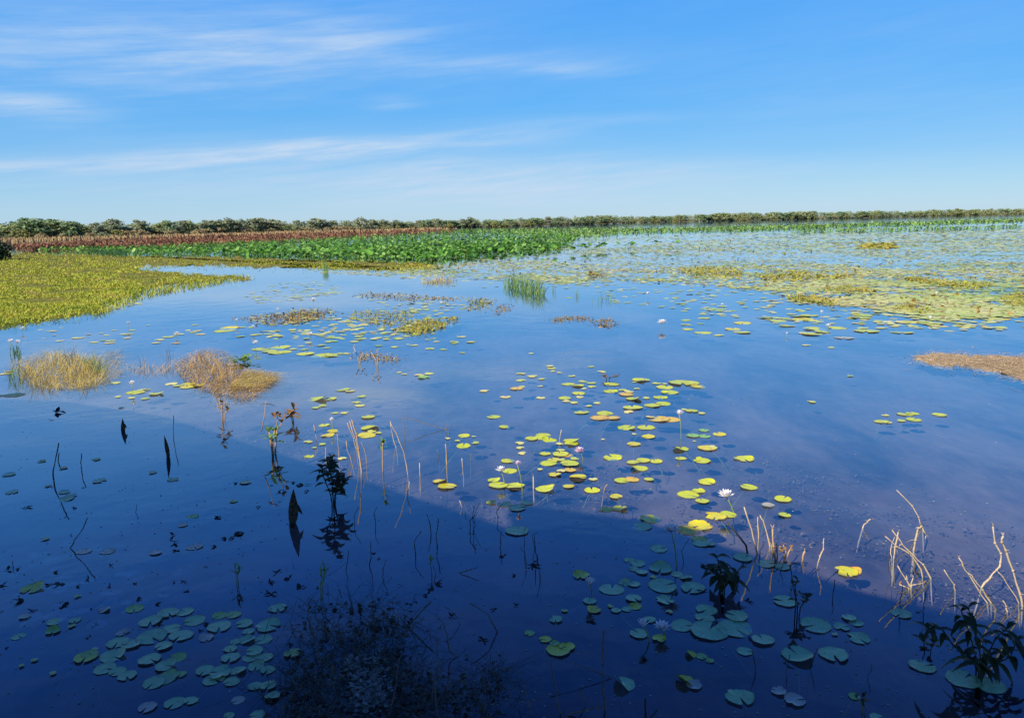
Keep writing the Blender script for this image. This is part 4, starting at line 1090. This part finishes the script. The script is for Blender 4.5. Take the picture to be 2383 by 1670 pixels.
sunken([(1180, 1040), (1450, 1020), (1500, 1130), (1430, 1190), (1200, 1160)], 900, 'brown weed drowned below the lime pads at centre')

# ------------------------------------------------------------------ water lilies in flower
def flower(px, py, wpx, bx_, by0, label, pink=False, bud=False):
    base = G1(bx_, by0)
    top = lift(px, py, base)
    if top.z < 0.03: top.z = 0.03
    k = ppm(top); rad = wpx / k / 2 * 1.15
    root = empty('water_lily', base)
    t = top - base
    mb = MB()
    mb.tube([(0, 0, -0.3), (0, 0, 0), t * 0.55 + Vector((0.01, 0, 0)), t], 0.0055, 0.0045, 6)
    mb.build('stem', M['gstem'], root)
    pb = MB(); n = 9
    for ring, (elv, ln) in enumerate(((0.28, 1.0), (0.75, 0.95), (1.12, 0.8))):
        if bud: elv += 0.55
        for i in range(n):
            a = 2 * math.pi * (i + 0.5 * ring) / n + pr.uniform(-0.1, 0.1)
            e = elv + pr.uniform(-0.12, 0.12)
            pb.leaf(t + Vector((math.cos(a), math.sin(a), 0)) * rad * 0.10, (math.cos(a) * math.cos(e), math.sin(a) * math.cos(e), math.sin(e)), rad * ln * (1.0 if not bud else 1.25), rad * 0.42, droop=-0.08, fold=0.25, seg=4)
    pb.build('petals', M['pinkpetal' if pink else 'petal'], root)
    cb = MB()
    for i in range(14):
        a = pr.uniform(0, 6.28); e = pr.uniform(0.8, 1.5)
        cb.leaf(t, (math.cos(a) * math.cos(e), math.sin(a) * math.cos(e), math.sin(e)), rad * 0.42, rad * 0.10, droop=-0.1, seg=2)
    cb.build('stamens', M['stamen'], root)
    tag(root, label, 'water lily', 'water lilies in flower')
def fl(z, x, y, w_, bx1, by1, label, **kw):
    a, b = cv_(z, x, y); c, d = cv_(z, bx1, by1)
    flower(a, b, w_ / z[2], c, d, label, **kw)
fl(F_, 675, 688, 80, 718, 775, 'largest white water lily, sunlit and wide open above lime pads')
fl(I_, 1240, 120, 135, 1283, 410, 'wide open water lily on a tall stem in the shade edge')
fl(I_, 590, 545, 85, 605, 660, 'small shaded water lily above a blue-green pad, left of its cluster', bud=True)
fl(I_, 1015, 878, 88, 1065, 1000, 'left of the twin shaded water lilies at lower right', bud=True)
fl(I_, 1165, 895, 125, 1180, 960, 'right of the twin shaded water lilies, yellow centre showing')
fl(E_, 1335, 848, 68, 1358, 925, 'white water lily left of the pink bud in the sunlit cluster')
fl(E_, 1448, 810, 46, 1480, 975, 'pink half-closed lily bud on a tall stem in the sunlit cluster', pink=True, bud=True)
fl(E_, 1860, 720, 68, 1885, 770, 'pinkish water lily at the back of the lime pads', pink=True)
fl(F_, 423, 247, 42, 432, 375, 'white water lily on a tall stem beside orange pads', bud=True)
fl(E_, 205, 514, 36, 210, 580, 'small white bud above yellow pads by the brown stalks', bud=True)
fl(D_, 880, 388, 42, 882, 440, 'white lily bud above lime pads in front of the tussocks', bud=True)
fl(A_, 2092, 722, 40, 2095, 768, 'white water lily rising from the brown weed mat', bud=True)
fl(A_, 855, 872, 26, 856, 905, 'white lily bud in open water below the meadow', bud=True)
fl(A_, 148, 905, 34, 148, 930, 'white water lily near the left edge above the tussock')
fl(A_, 70, 990, 40, 66, 1075, 'leftmost white water lily, tall behind the straw tussock')
fl(A_, 118, 1000, 36, 110, 1050, 'white water lily just right of the leftmost one', bud=True)
fl(A_, 1580, 852, 24, 1582, 885, 'small white bud at the left end of the brown mat', bud=True)
fl(A_, 1690, 897, 28, 1690, 930, 'small white bud below the brown weed mat', bud=True)
fl(A_, 1705, 1000, 42, 1706, 1045, 'white water lily above the green leafy weed heap')
fl(A_, 1178, 940, 38, 1180, 962, 'white water lily among lime pads above the rusty tussock')
fl(A_, 2070, 945, 44, 2072, 975, 'cream water lily beside an orange pad left of centre')
fl(A_, 1855, 780, 24, 1856, 800, 'tiny white bud at the top left of the brown mat', bud=True)
fl(B_, 2125, 868, 62, 2125, 905, 'large white water lily at the near edge of the pad field')
fl(B_, 650, 735, 30, 650, 750, 'small white lily below the brown weed strip')
fl(B_, 2030, 675, 28, 2030, 700, 'small white lily bud at the near edge of the pad field', bud=True)
fl(C_, 988, 886, 36, 988, 905, 'white lily lying beside lime pads at the pad field edge')
fl(C_, 712, 940, 20, 712, 955, 'tiny white bud in open water before the pad field', bud=True)
fl(C_, 945, 797, 26, 945, 815, 'small white lily behind the pale pads right of centre', bud=True)
fl(C_, 280, 748, 22, 280, 765, 'tiny white bud above the ochre pads of the field edge', bud=True)
fl(C_, 1670, 838, 28, 1670, 860, 'small white lily on the wide lime pad at right', bud=True)
fl(C_, 1710, 672, 24, 1710, 690, 'small white lily in the pad field at right', bud=True)

# ------------------------------------------------------------------ dead stalks and twigs
def stalk(z, pts, rpx, mat, look, where, name='dead_stalk', under=0.25, taper=0.7, group='dead stalks standing in the water'):
    """pts listed from the waterline upwards in an enlarged crop"""
    p = [cv_(z, a, b) for a, b in pts]
    base = G1(*p[0])
    P = [base + Vector((0, 0, 0))] + [lift(a, b, base) for a, b in p[1:]]
    lean = pr.uniform(-0.06, 0.06)
    P = [q + Vector((0, lean * i / len(P), 0)) for i, q in enumerate(P)]
    P = [q - base for q in P]
    if under: P = [P[0] + (P[0] - P[1]).normalized() * under * 0.4 + Vector((0, 0, -under))] + P
    for q in P[1:]: q.z = max(q.z, 0.001)
    # gentle kinks
    Q = []
    for i in range(len(P) - 1):
        Q += [P[i], (P[i] + P[i + 1]) / 2 + Vector((pr.gauss(0, 0.004), pr.gauss(0, 0.006), 0))]
    Q.append(P[-1])
    mb = MB()
    r = rpx / z[2] / ppm(base) / 2
    mb.tube(Q, r, r * taper, 7)
    if name == 'dead_stalk' and rpx >= 10:
        for q in Q[2:-1:2]:
            if q.z < 0.02: continue
            mb.tube([q - Vector((0, 0, r * 0.9)), q, q + Vector((0, 0, r * 0.9))], r * 1.25, r * 1.05, 7)
            if pr.random() < 0.5: mb.leaf(q, (pr.uniform(-1, 1), pr.uniform(-0.5, 0.5), pr.uniform(-0.6, 0.8)), r * pr.uniform(5, 10), r * 1.6, droop=0.6, seg=3)
        for i in range(3): mb.leaf(Q[-1], (Q[-1] - Q[-2]) + Vector((pr.gauss(0, 0.03), pr.gauss(0, 0.03), 0.01)), r * pr.uniform(3, 6), r * 0.8, droop=0.1, seg=2)
    o = mb.build(name, M[mat])
    o.location = base
    reg(o, look, 'stalk' if name == 'dead_stalk' else 'twig', where, p[0][0], p[0][1], group)
    return o
RG = 'right edge stalks'
for pts, r in (([(405, 415), (430, 330), (460, 270), (463, 200)], 11), ([(1245, 485), (1190, 360), (1130, 290), (1030, 235), (935, 150)], 12), ([(1310, 495), (1250, 385), (1170, 310), (1080, 225), (1045, 170), (1000, 110)], 13),
               ([(1015, 340), (1030, 250), (1060, 135)], 14), ([(1000, 330), (1000, 270), (1040, 180)], 8), ([(1175, 270), (1185, 190), (1205, 90), (1228, 75), (1262, 140)], 16), ([(1245, 95), (1215, 10), (1165, -79), (1041, -205)], 11),
               ([(1150, 565), (1110, 500), (1045, 395)], 12), ([(1152, 562), (1160, 485)], 12), ([(1132, 548), (1125, 480)], 9), ([(1505, 590), (1490, 540), (1400, 415)], 11), ([(1760, 690), (1690, 590), (1610, 460), (1560, 390), (1525, 325)], 12),
               ([(1790, 690), (1730, 590), (1650, 490), (1620, 460)], 10), ([(1715, 570), (1780, 500), (1840, 430), (1870, 370), (1875, 300), (1830, 220), (1815, 90)], 16), ([(2040, 720), (2020, 620), (1960, 430), (1900, 270), (1865, 200), (1875, 150)], 17),
               ([(1920, 760), (1915, 720), (1890, 675)], 13), ([(770, 95), (800, 45), (820, 15)], 12), ([(290, 330), (300, 270)], 11), ([(2010, 690), (1935, 570), (1880, 480), (1835, 435)], 10)):
    ln = math.hypot(pts[0][0] - pts[-1][0], pts[0][1] - pts[-1][1])
    stalk(J_, pts, r, 'dstem', ('long bent' if ln > 300 else ('tall' if ln > 180 else 'short')) + ' pale dead stalk', RG)
RF = 'stalk group beside the lime pads'
for pts, r, m in (([(845, 995), (820, 900), (800, 830), (770, 740)], 9, 'dstem'), ([(853, 915), (848, 850), (845, 795)], 8, 'dstem'), ([(915, 960), (900, 890), (880, 820), (865, 795)], 8, 'dstem'),
                  ([(945, 1030), (935, 960), (930, 865)], 13, 'rstem'), ([(955, 1010), (945, 940)], 10, 'rstem'), ([(1090, 1040), (1092, 1010), (1100, 980)], 9, 'rstem'), ([(930, 1000), (922, 950), (905, 915)], 9, 'rstem')):
    stalk(F_, pts, r, m, ('reddish ' if m == 'rstem' else 'pale ') + 'dead stalk', RF)
RE = 'sunlit central shallows'
for pts, r, m in (([(715, 870), (708, 810), (690, 720), (640, 590), (600, 515)], 9, 'dstem'), ([(637, 692), (610, 600), (597, 520)], 7, 'dstem'), ([(692, 610), (686, 540), (680, 490)], 7, 'gtwig'), ([(975, 570), (840, 535), (760, 508), (682, 490)], 7, 'gtwig'),
                  ([(970, 585), (972, 540)], 7, 'gtwig'), ([(990, 585), (993, 535)], 7, 'gtwig'), ([(975, 805), (972, 740), (965, 670)], 11, 'rstem'), ([(922, 752), (910, 700)], 7, 'gtwig'), ([(1080, 820), (1075, 765)], 8, 'dstem'), ([(1135, 772), (1135, 735)], 7, 'gtwig'),
                  ([(797, 882), (795, 790)], 9, 'dstem'), ([(713, 1025), (720, 960), (725, 920)], 8, 'dstem'), ([(1076, 1092), (1060, 1045)], 8, 'dstem'), ([(1098, 1146), (1100, 1118)], 7, 'dstem'), ([(1728, 642), (1740, 570)], 8, 'dstem'), ([(1555, 965), (1552, 880)], 13, 'dstem'),
                  ([(2025, 975), (2045, 930)], 9, 'rstem'), ([(338, 782), (310, 720), (300, 650)], 8, 'rstem'), ([(105, 642), (85, 540)], 7, 'rstem'), ([(408, 860), (385, 700), (370, 600), (338, 508)], 13, 'rstem'), ([(372, 700), (350, 620), (310, 525)], 10, 'rstem'), ([(395, 780), (365, 640), (325, 515)], 8, 'dstem'),
                  ([(440, 800), (425, 700), (405, 650)], 6, 'rstem'), ([(255, 745), (245, 660), (240, 600)], 7, 'rstem'), ([(165, 760), (165, 690)], 8, 'rstem')):
    stalk(E_, pts, r * 0.78, m, {'rstem': 'reddish dead stalk', 'dstem': 'straw-coloured dead stalk', 'gtwig': 'grey dead stalk'}[m], RE)
RD = 'dark left water'
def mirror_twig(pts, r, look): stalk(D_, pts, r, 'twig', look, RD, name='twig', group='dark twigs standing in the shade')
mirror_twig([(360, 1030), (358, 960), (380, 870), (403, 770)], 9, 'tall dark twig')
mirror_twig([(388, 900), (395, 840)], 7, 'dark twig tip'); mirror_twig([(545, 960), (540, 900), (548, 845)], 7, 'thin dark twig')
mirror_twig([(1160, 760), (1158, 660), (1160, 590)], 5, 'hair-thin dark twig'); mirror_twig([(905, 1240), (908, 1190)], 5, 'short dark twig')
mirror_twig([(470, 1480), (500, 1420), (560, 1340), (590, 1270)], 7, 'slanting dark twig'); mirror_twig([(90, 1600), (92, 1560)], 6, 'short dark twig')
RH = 'bottom centre debris'
for pts, r, m in (([(870, 1345), (900, 1240), (925, 1130), (950, 930)], 10, 'gtwig'), ([(1190, 1340), (1185, 1200), (1205, 1000), (1195, 800)], 13, 'gtwig'), ([(1330, 940), (1280, 900), (1265, 800), (1240, 715), (1215, 760)], 10, 'gtwig'), ([(1000, 740), (1080, 650), (1160, 570)], 14, 'gtwig'),
                  ([(330, 682), (340, 620), (350, 560)], 10, 'gtwig'), ([(1600, 770), (1540, 650), (1420, 570)], 10, 'gtwig'), ([(430, 1000), (390, 840), (345, 660)], 9, 'gtwig'), ([(520, 880), (450, 770), (370, 680)], 8, 'gtwig'), ([(940, 690), (915, 640)], 9, 'dstem'),
                  ([(240, 1160), (300, 1010)], 8, 'gtwig'), ([(1350, 720), (1300, 640), (1240, 600)], 6, 'gtwig'), ([(1345, 380), (1400, 360), (1475, 330)], 7, 'gtwig'), ([(1190, 380), (1170, 320)], 6, 'gtwig'), ([(780, 900), (770, 560)], 5, 'twig')):
    stalk(H_, pts, r, m, {'gtwig': 'grey twig', 'dstem': 'pale twig', 'twig': 'dark twig'}[m], RH, name='twig', group='twigs sticking out of the debris')
RI = 'bottom edge beside the debris'
for pts, r, m in (([(710, 1540), (695, 1400), (700, 1250), (705, 930)], 18, 'gtwig'), ([(360, 1580), (330, 1450), (300, 1320), (280, 1150)], 13, 'gtwig'), ([(760, 1290), (560, 1215), (270, 1135)], 9, 'gtwig'), ([(410, 1588), (540, 1540), (690, 1495)], 16, 'gtwig'), ([(1035, 1600), (1030, 1450)], 22, 'twig'), ([(130, 1600), (100, 1480), (70, 1340)], 10, 'gtwig'),
                  ([(1075, 1600), (1130, 1545)], 12, 'twig'), ([(560, 1500), (500, 1380)], 10, 'gtwig')):
    stalk(I_, pts, r, m, 'grey twig' if m == 'gtwig' else 'dark twig', RI, name='twig', group='twigs sticking out of the debris')
# dark thin stems of drowned plants in the shade
RS = 'shaded central water'
for i in range(30):
    x = pr.uniform(300, 1600); y = pr.uniform(1130, 1560)
    if i >= 18: x = pr.uniform(1500, 2300); y = pr.uniform(1300, 1600)
    z = E_ if i < 18 else (700, 800, 2.87)
    if i >= 18: x = pr.uniform(2300, 4300); y = pr.uniform(1400, 2300)
    stalk(z, [(x, y), (x + pr.uniform(-15, 15), y - pr.uniform(40, 90)), (x + pr.uniform(-40, 40), y - pr.uniform(100, 190))], pr.uniform(4, 7), 'twig', 'thin dark stem', RS if i < 18 else 'dark lower right water', name='twig', group='thin dark stems in the shade')

# upright rotten leaf blades reflected in the dark water
def spike(z, base, tip, wpx, label, hole=False):
    b = G1(*cv_(z, *base)); t = lift(*cv_(z, *tip), b) - b
    mb = MB(); k = ppm(b)
    wd = wpx / z[2] / k
    mb.leaf((0, 0, -0.05), t + Vector((0, 0, 0.05)), (t.length + 0.05), wd, up=Vector((0.25, 1, 0)), droop=0.0, fold=0.35, seg=8)
    if hole:
        mb.leaf((wd * 0.15, 0.01, t.z * 0.62), Vector((0.55, 0.1, -0.75)), t.length * 0.45, wd * 0.5, up=Vector((0, 1, 0)), droop=0.1, fold=0.3)
    o = mb.build('withered_leaf', M['wleaf']); o.location = b
    tag(o, label, 'withered leaf', 'withered leaves standing in the shade')
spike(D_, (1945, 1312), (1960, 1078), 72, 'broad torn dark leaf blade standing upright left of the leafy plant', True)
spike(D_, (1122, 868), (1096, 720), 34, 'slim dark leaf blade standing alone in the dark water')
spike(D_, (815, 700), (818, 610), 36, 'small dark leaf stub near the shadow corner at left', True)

# ------------------------------------------------------------------ leafy emergent plants
def plant(z, base, stems, mat_leaf, mat_stem, label, leaf_px=90, wpx=34, nleaf=9, name='emergent_plant', droop=0.35, sr=8, up=0.5, extra=None):
    b = G1(*cv_(z, *base)); k = ppm(b) * z[2]
    root = empty(name, b)
    sm = MB(); lm = MB()
    for pts in stems:
        P = [Vector((0, 0, -0.2))] + [lift(*cv_(z, *q), b) - b for q in pts]
        P = [q + Vector((0, pr.uniform(-0.03, 0.03), 0)) for q in P]
        sm.tube(P, sr / k / 2, sr / k / 3, 6)
        tip = P[-1]
        for i in range(nleaf):
            t = 1.0 - 0.55 * (i / nleaf) ** 1.3
            seg = min(len(P) - 2, int(t * (len(P) - 1)))
            fr_ = t * (len(P) - 1) - seg
            c = P[seg].lerp(P[seg + 1], fr_)
            if c.z < 0.01: c.z = 0.02
            a = i * 2.4 + pr.uniform(-0.5, 0.5)
            e = up + pr.uniform(-0.3, 0.3) + (0.5 if i < 2 else 0)
            lm.leaf(c, (math.cos(a) * math.cos(e), math.sin(a) * math.cos(e), math.sin(e)), leaf_px / k * pr.uniform(0.7, 1.25), wpx / k * pr.uniform(0.8, 1.2), droop=droop, fold=0.2)
    sm.build('stem', M[mat_stem], root); lm.build('leaves', M[mat_leaf], root)
    tag(root, label, 'water plant', 'leafy plants standing in the water')
    return root, b, k
# plant with green rosette, lit above the shadow line
root, b, k = plant(D_, (1825, 850), [[(1815, 780), (1835, 690)], [(1840, 780), (1850, 690)], [(1812, 760), (1800, 700)]], 'sprout', 'rstem', 'plant with green rosette on thick orange stems at the shadow line', 75, 26, 6, sr=14)
lm = MB()
for (x, y) in ((1850, 590), (1870, 600), (1830, 600), (1880, 640), (1780, 520)):
    c = lift(*cv_(D_, x, y), b) - b
    for i in range(4): lm.leaf(c, (pr.uniform(-1, 1), pr.uniform(-0.6, 0.6), pr.uniform(0.1, 1.2)), 60 / k, 20 / k, droop=0.5)
sm = MB()
for pts in ([(1835, 700), (1855, 620), (1850, 560)], [(1745, 700), (1765, 600), (1775, 495)], [(1850, 700), (1880, 640)]):
    P = [lift(*cv_(D_, *q), b) - b for q in pts]; sm.tube(P, 7 / k / 2, 4 / k / 2, 5)
sm.build('dry_stem', M['rstem'], root); lm.build('dry_leaves', M['bleaf'], root)
root, b, k = plant(D_, (1962, 640), [[(1955, 600), (1960, 545)], [(1950, 610), (1935, 580)]], 'bleaf', 'rstem', 'withered brown leaf bunch right of the green rosette', 85, 30, 8, 'withered_plant', 0.45, 8, 0.6)
root, b, k = plant(D_, (1490, 630), [[(1480, 560), (1485, 500)], [(1500, 580), (1530, 550)], [(1470, 540), (1460, 470)]], 'weedbrown', 'rstem', 'olive and brown leafy plant below the rusty tussock', 60, 24, 5, 'emergent_plant', 0.5, 7)
root, b, k = plant(E_, (215, 1075), [[(210, 960), (200, 830), (195, 790)], [(235, 960), (255, 870)], [(200, 1000), (150, 900), (140, 830)], [(225, 1010), (290, 920)]], 'shadeleaf', 'twig', 'dark-leaved plant with orange top straddling the shadow line', 95, 46, 14, 'emergent_plant', 0.5, 9)
lm = MB()
for i in range(10):
    c = lift(*cv_(E_, 192 + pr.uniform(-20, 20), 765 + pr.uniform(-20, 20)), b) - b
    lm.leaf(c, (pr.uniform(-1, 1), pr.uniform(-0.6, 0.6), pr.uniform(0.2, 1.2)), 50 / k, 24 / k, droop=0.4)
lm.build('orange_leaves', M['bleaf'], root)
plant(E_, (545, 850), [[(548, 780), (545, 690), (548, 655)]], 'sprout', 'rstem', 'slender green sprout with small leaves right of the brown stalks', 50, 20, 7, 'sprout', 0.2, 8, 0.7)
plant(G_, (1580, 455), [[(1578, 400), (1570, 350)], [(1585, 400), (1600, 360)]], 'sprout', 'gstem', 'left of the pale green sprouts in the dark water at lower left', 70, 14, 6, 'sprout', 0.25, 6, 0.8)
plant(G_, (2140, 555), [[(2145, 480), (2155, 380)], [(2150, 460), (2170, 350)]], 'sprout', 'gstem', 'right of the pale green sprouts, behind the debris', 75, 14, 7, 'sprout', 0.25, 6, 0.8)
plant(H_, (1170, 380), [[(1160, 330), (1150, 290)]], 'sprout', 'gtwig', 'small faint sprout in the shade behind the debris at centre', 50, 14, 5, 'sprout', 0.25, 6, 0.9)
plant(I_, (1650, 590), [[(1620, 500), (1560, 430)], [(1640, 480), (1600, 320)], [(1660, 520), (1760, 440)], [(1655, 530), (1700, 500)]], 'shadeleaf', 'twig', 'dark broad-leaved plant in the shaded lily cluster', 160, 56, 8, 'emergent_plant', 0.65, 11, 0.3)
plant(I_, (1880, 300), [[(1840, 240), (1770, 150), (1700, 70)]], 'shadeleaf', 'twig', 'bent dark stalk leaning over the lime pads at the shade edge', 10, 4, 1, 'bent_stalk', 0.4, 17)
plant(J_, (240, 800), [[(250, 700), (215, 560), (200, 400)], [(270, 720), (330, 640)], [(235, 700), (240, 560)]], 'shadeleaf', 'twig', 'dark spindly plant right of the shaded lily cluster', 85, 42, 5, 'emergent_plant', 0.5, 11)
plant(J_, (1700, 1290), [[(1690, 1150), (1640, 950), (1560, 760)], [(1720, 1150), (1850, 980), (1900, 880)], [(1680, 1180), (1500, 1040), (1400, 900), (1270, 880)], [(1710, 1180), (1800, 1110)], [(1690, 1180), (1560, 1080)], [(1720, 1200), (1940, 1120), (2020, 1000)], [(1695, 1100), (1600, 720)]], 'shadeleaf', 'twig', 'large dark leafy plant at the lower right corner', 165, 52, 11, 'emergent_plant', 0.75, 12, 0.25)
plant(J_, (1290, 1090), [[(1270, 1020), (1230, 980)], [(1300, 1040), (1330, 1000)]], 'shadeleaf', 'twig', 'small dark leafy plant left of the large corner plant', 110, 44, 4, 'emergent_plant', 0.4, 10)
plant(J_, (780, 1560), [[(760, 1500), (700, 1420)], [(785, 1480), (760, 1420)]], 'shadeleaf', 'gstem', 'little dark plant at the bottom edge near the right', 80, 34, 4, 'emergent_plant', 0.4, 9)
plant(F_, (1000, 1010), [[(985, 985), (960, 965)], [(1010, 985), (1035, 965)], [(1000, 980), (990, 955)]], 'bleaf', 'rstem', 'brown shrivelled leaf heap beside the reddish stalks', 34, 16, 5, 'withered_plant', 0.6, 8)
plant(J_, (1150, 575), [[(1170, 560), (1270, 545)], [(1120, 560), (1060, 545)]], 'bleaf', 'dstem', 'low dead sprig under the short stalks at right', 40, 14, 3, 'withered_plant', 0.3, 12)
plant(E_, (2045, 240), [[(2040, 225), (2020, 215)], [(2060, 225), (2120, 215)]], 'bleaf', 'twig', 'brown withered leaves behind the sunlit pads', 45, 20, 5, 'withered_plant', 0.4, 7)
plant(B_, (225, 1150), [[(228, 1090), (225, 1050)], [(215, 1110), (180, 1060)]], 'weedbrown', 'dstem', 'thin brown weed sprig right of the rusty tussock', 40, 14, 5, 'withered_plant', 0.4, 6)
plant(B_, (100, 1130), [[(95, 1090), (65, 1030)], [(110, 1100), (130, 1060)]], 'weedbrown', 'dstem', 'thin forked sprig left of the brown one', 40, 14, 4, 'withered_plant', 0.4, 6)

# ------------------------------------------------------------------ dark leaf scraps floating
def scrap_mesh(seed):
    r = random.Random(seed); mb = MB()
    for i in range(r.choice([2, 3, 4, 5, 6])):
        a = r.uniform(-0.9, 0.9) + (math.pi if r.random() < 0.5 else 0)
        mb.leaf((r.uniform(-0.12, 0.12), r.uniform(-0.12, 0.12), 0.02), (math.cos(a * r.uniform(0.6, 2.2)), math.sin(a * r.uniform(0.6, 2.2)), r.uniform(-0.05, 0.6)), r.uniform(0.35, 1.1), r.uniform(0.14, 0.42), droop=r.uniform(0, 0.6), fold=r.uniform(-0.2, 0.5))
    return mb.mesh('leaf_scrap', M['dleaf'])
SC = [scrap_mesh(i) for i in range(16)]
def scraps(z, where, s):
    for tok in s.split():
        a, b, w_ = [float(q) for q in tok.split(',')]
        x, y = cv_(z, a, b); g = G1(x, y)
        o = link('leaf_scrap', SC[pr.randrange(16)])
        sc = w_ / z[2] / ppm(g) / 1.5
        o.location = (g.x, g.y, 0.002); o.scale = (sc, sc, sc); o.rotation_euler.z = pr.uniform(-0.5, 0.9) + (math.pi if pr.random() < 0.5 else 0)
        reg(o, 'dark %sleaf scrap' % ('large ' if w_ > 85 else ''), 'dead leaf', where, x, y, 'dark leaf scraps afloat')
scraps(G_, 'lower left drift', "745,335,60 905,455,45 925,560,80 1045,585,70 325,465,70 360,380,70 150,575,120 210,635,90 440,580,90 410,610,60 510,475,60 400,460,90 290,700,60 600,810,80 1160,445,40 1225,440,50 1240,505,45 735,475,50 1365,340,40 1440,210,70 1570,130,180 1500,150,80 1160,180,100 1150,130,90 1180,235,60 330,255,40 280,255,30 430,240,30 475,130,35 650,215,25 40,880,40 20,460,80 60,360,90 10,640,40 1850,375,100 1930,415,110 1800,445,70 2000,480,100 1810,520,100 610,620,40 640,720,50 1060,725,60 1380,720,80 1340,770,50 120,355,60 590,430,60")
scraps(D_, 'dark left water', "185,1205,80 500,1210,50 375,575,130 340,625,50 820,1090,30 1075,1130,34 1575,1045,55 1455,1280,90 1730,1200,70 2020,1060,130 2060,1095,90 1960,1040,60 1310,1190,24 1860,1105,80 1800,1060,70 560,1075,40 430,1275,40")
scraps(H_, 'water behind the debris', "800,290,60 770,250,50 1640,270,90 1830,335,110 1720,400,60 1120,530,70 1190,460,110 1150,500,80 1730,600,70 1590,620,90 540,270,90 1300,670,90 1500,830,90")
scraps(I_, 'shaded lower right cluster', "1040,1150,110 590,840,90 1500,600,110 1280,620,90 1680,690,120 1770,720,140 1850,680,90 1500,410,110 1860,980,60 130,380,120 1740,620,90")  # several dark scraps stand in for the plant's mirrored leaves
scraps(J_, 'shaded right corner', "270,950,110 200,945,100 340,1080,70 1210,770,44 1290,900,80 1270,1060,120 1500,1450,180 1650,1480,160 1950,1450,150 1800,1270,120 330,650,110 630,1000,50 1480,1160,60")  # some of these mimic dark leaf reflections below the plants

# tangled debris at the bottom centre
TANG = cp(H_, [(420, 570), (700, 600), (950, 640), (1090, 600), (1000, 740), (960, 900), (1100, 1080), (1350, 1020), (1500, 1000), (1650, 990), (1640, 1150), (1560, 1420), (60, 1420), (120, 1150), (220, 900), (320, 730)])
def tang(n, spread):
    px, py = sample(TANG, n); px += rng.normal(0, spread, n); py += rng.normal(0, spread * 0.8, n)
    g = ground(px, py); v = np.sin(g[:, 0] * 7 + 2 * np.sin(g[:, 1] * 5)) * np.sin(g[:, 1] * 8 + g[:, 0] * 3)
    return g[rng.random(len(g)) < 0.62 + 0.5 * v]
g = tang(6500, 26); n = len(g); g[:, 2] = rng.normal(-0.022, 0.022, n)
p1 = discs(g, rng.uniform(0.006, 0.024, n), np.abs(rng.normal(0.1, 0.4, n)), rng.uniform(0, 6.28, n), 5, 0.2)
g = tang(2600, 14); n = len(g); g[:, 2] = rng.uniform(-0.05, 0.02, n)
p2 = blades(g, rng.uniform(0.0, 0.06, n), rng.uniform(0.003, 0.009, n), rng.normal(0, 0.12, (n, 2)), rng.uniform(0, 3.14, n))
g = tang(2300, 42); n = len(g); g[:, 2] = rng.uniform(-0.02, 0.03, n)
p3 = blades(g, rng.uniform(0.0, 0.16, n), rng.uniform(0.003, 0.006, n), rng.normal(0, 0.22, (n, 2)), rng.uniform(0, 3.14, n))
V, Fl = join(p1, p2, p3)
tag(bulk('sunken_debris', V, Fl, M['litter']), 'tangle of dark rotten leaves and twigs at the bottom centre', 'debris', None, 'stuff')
px_, py_ = sample(cp(H_, [(590, 1000), (700, 950), (800, 980), (850, 1150), (840, 1250), (760, 1310), (650, 1290), (640, 1150)]), 800)
px_ += rng.normal(0, 14, 800); py_ += rng.normal(0, 9, 800)
g = ground(px_, py_); n = len(g); g[:, 2] = rng.uniform(-0.004, 0.035, n)
V, Fl = discs(g, rng.uniform(0.006, 0.02, n), np.abs(rng.normal(0.1, 0.35, n)), rng.uniform(0, 6.28, n), 6, 0.2)
tag(bulk('pale_litter', V, Fl, M['algae']), 'pale mottled leaf litter floating amid the dark debris', 'debris', None, 'stuff')

px_, py_ = sample([(0, 700), (2383, 760), (2383, 1670), (0, 1670)], 1500)
g = ground(px_, py_); n = len(g); g[:, 2] = 0.003; d = dist(g)
V, Fl = discs(g, rng.uniform(0.003, 0.011, n) * np.maximum(1, d / 11), np.abs(rng.normal(0, 0.1, n)), rng.uniform(0, 6.28, n), 5, 0.1)
tag(bulk('floating_specks', V, Fl, M['algae']), 'tiny pale specks of plant litter drifting on the near water', 'specks', None, 'stuff')

finish_labels()
bpy.context.view_layer.update()
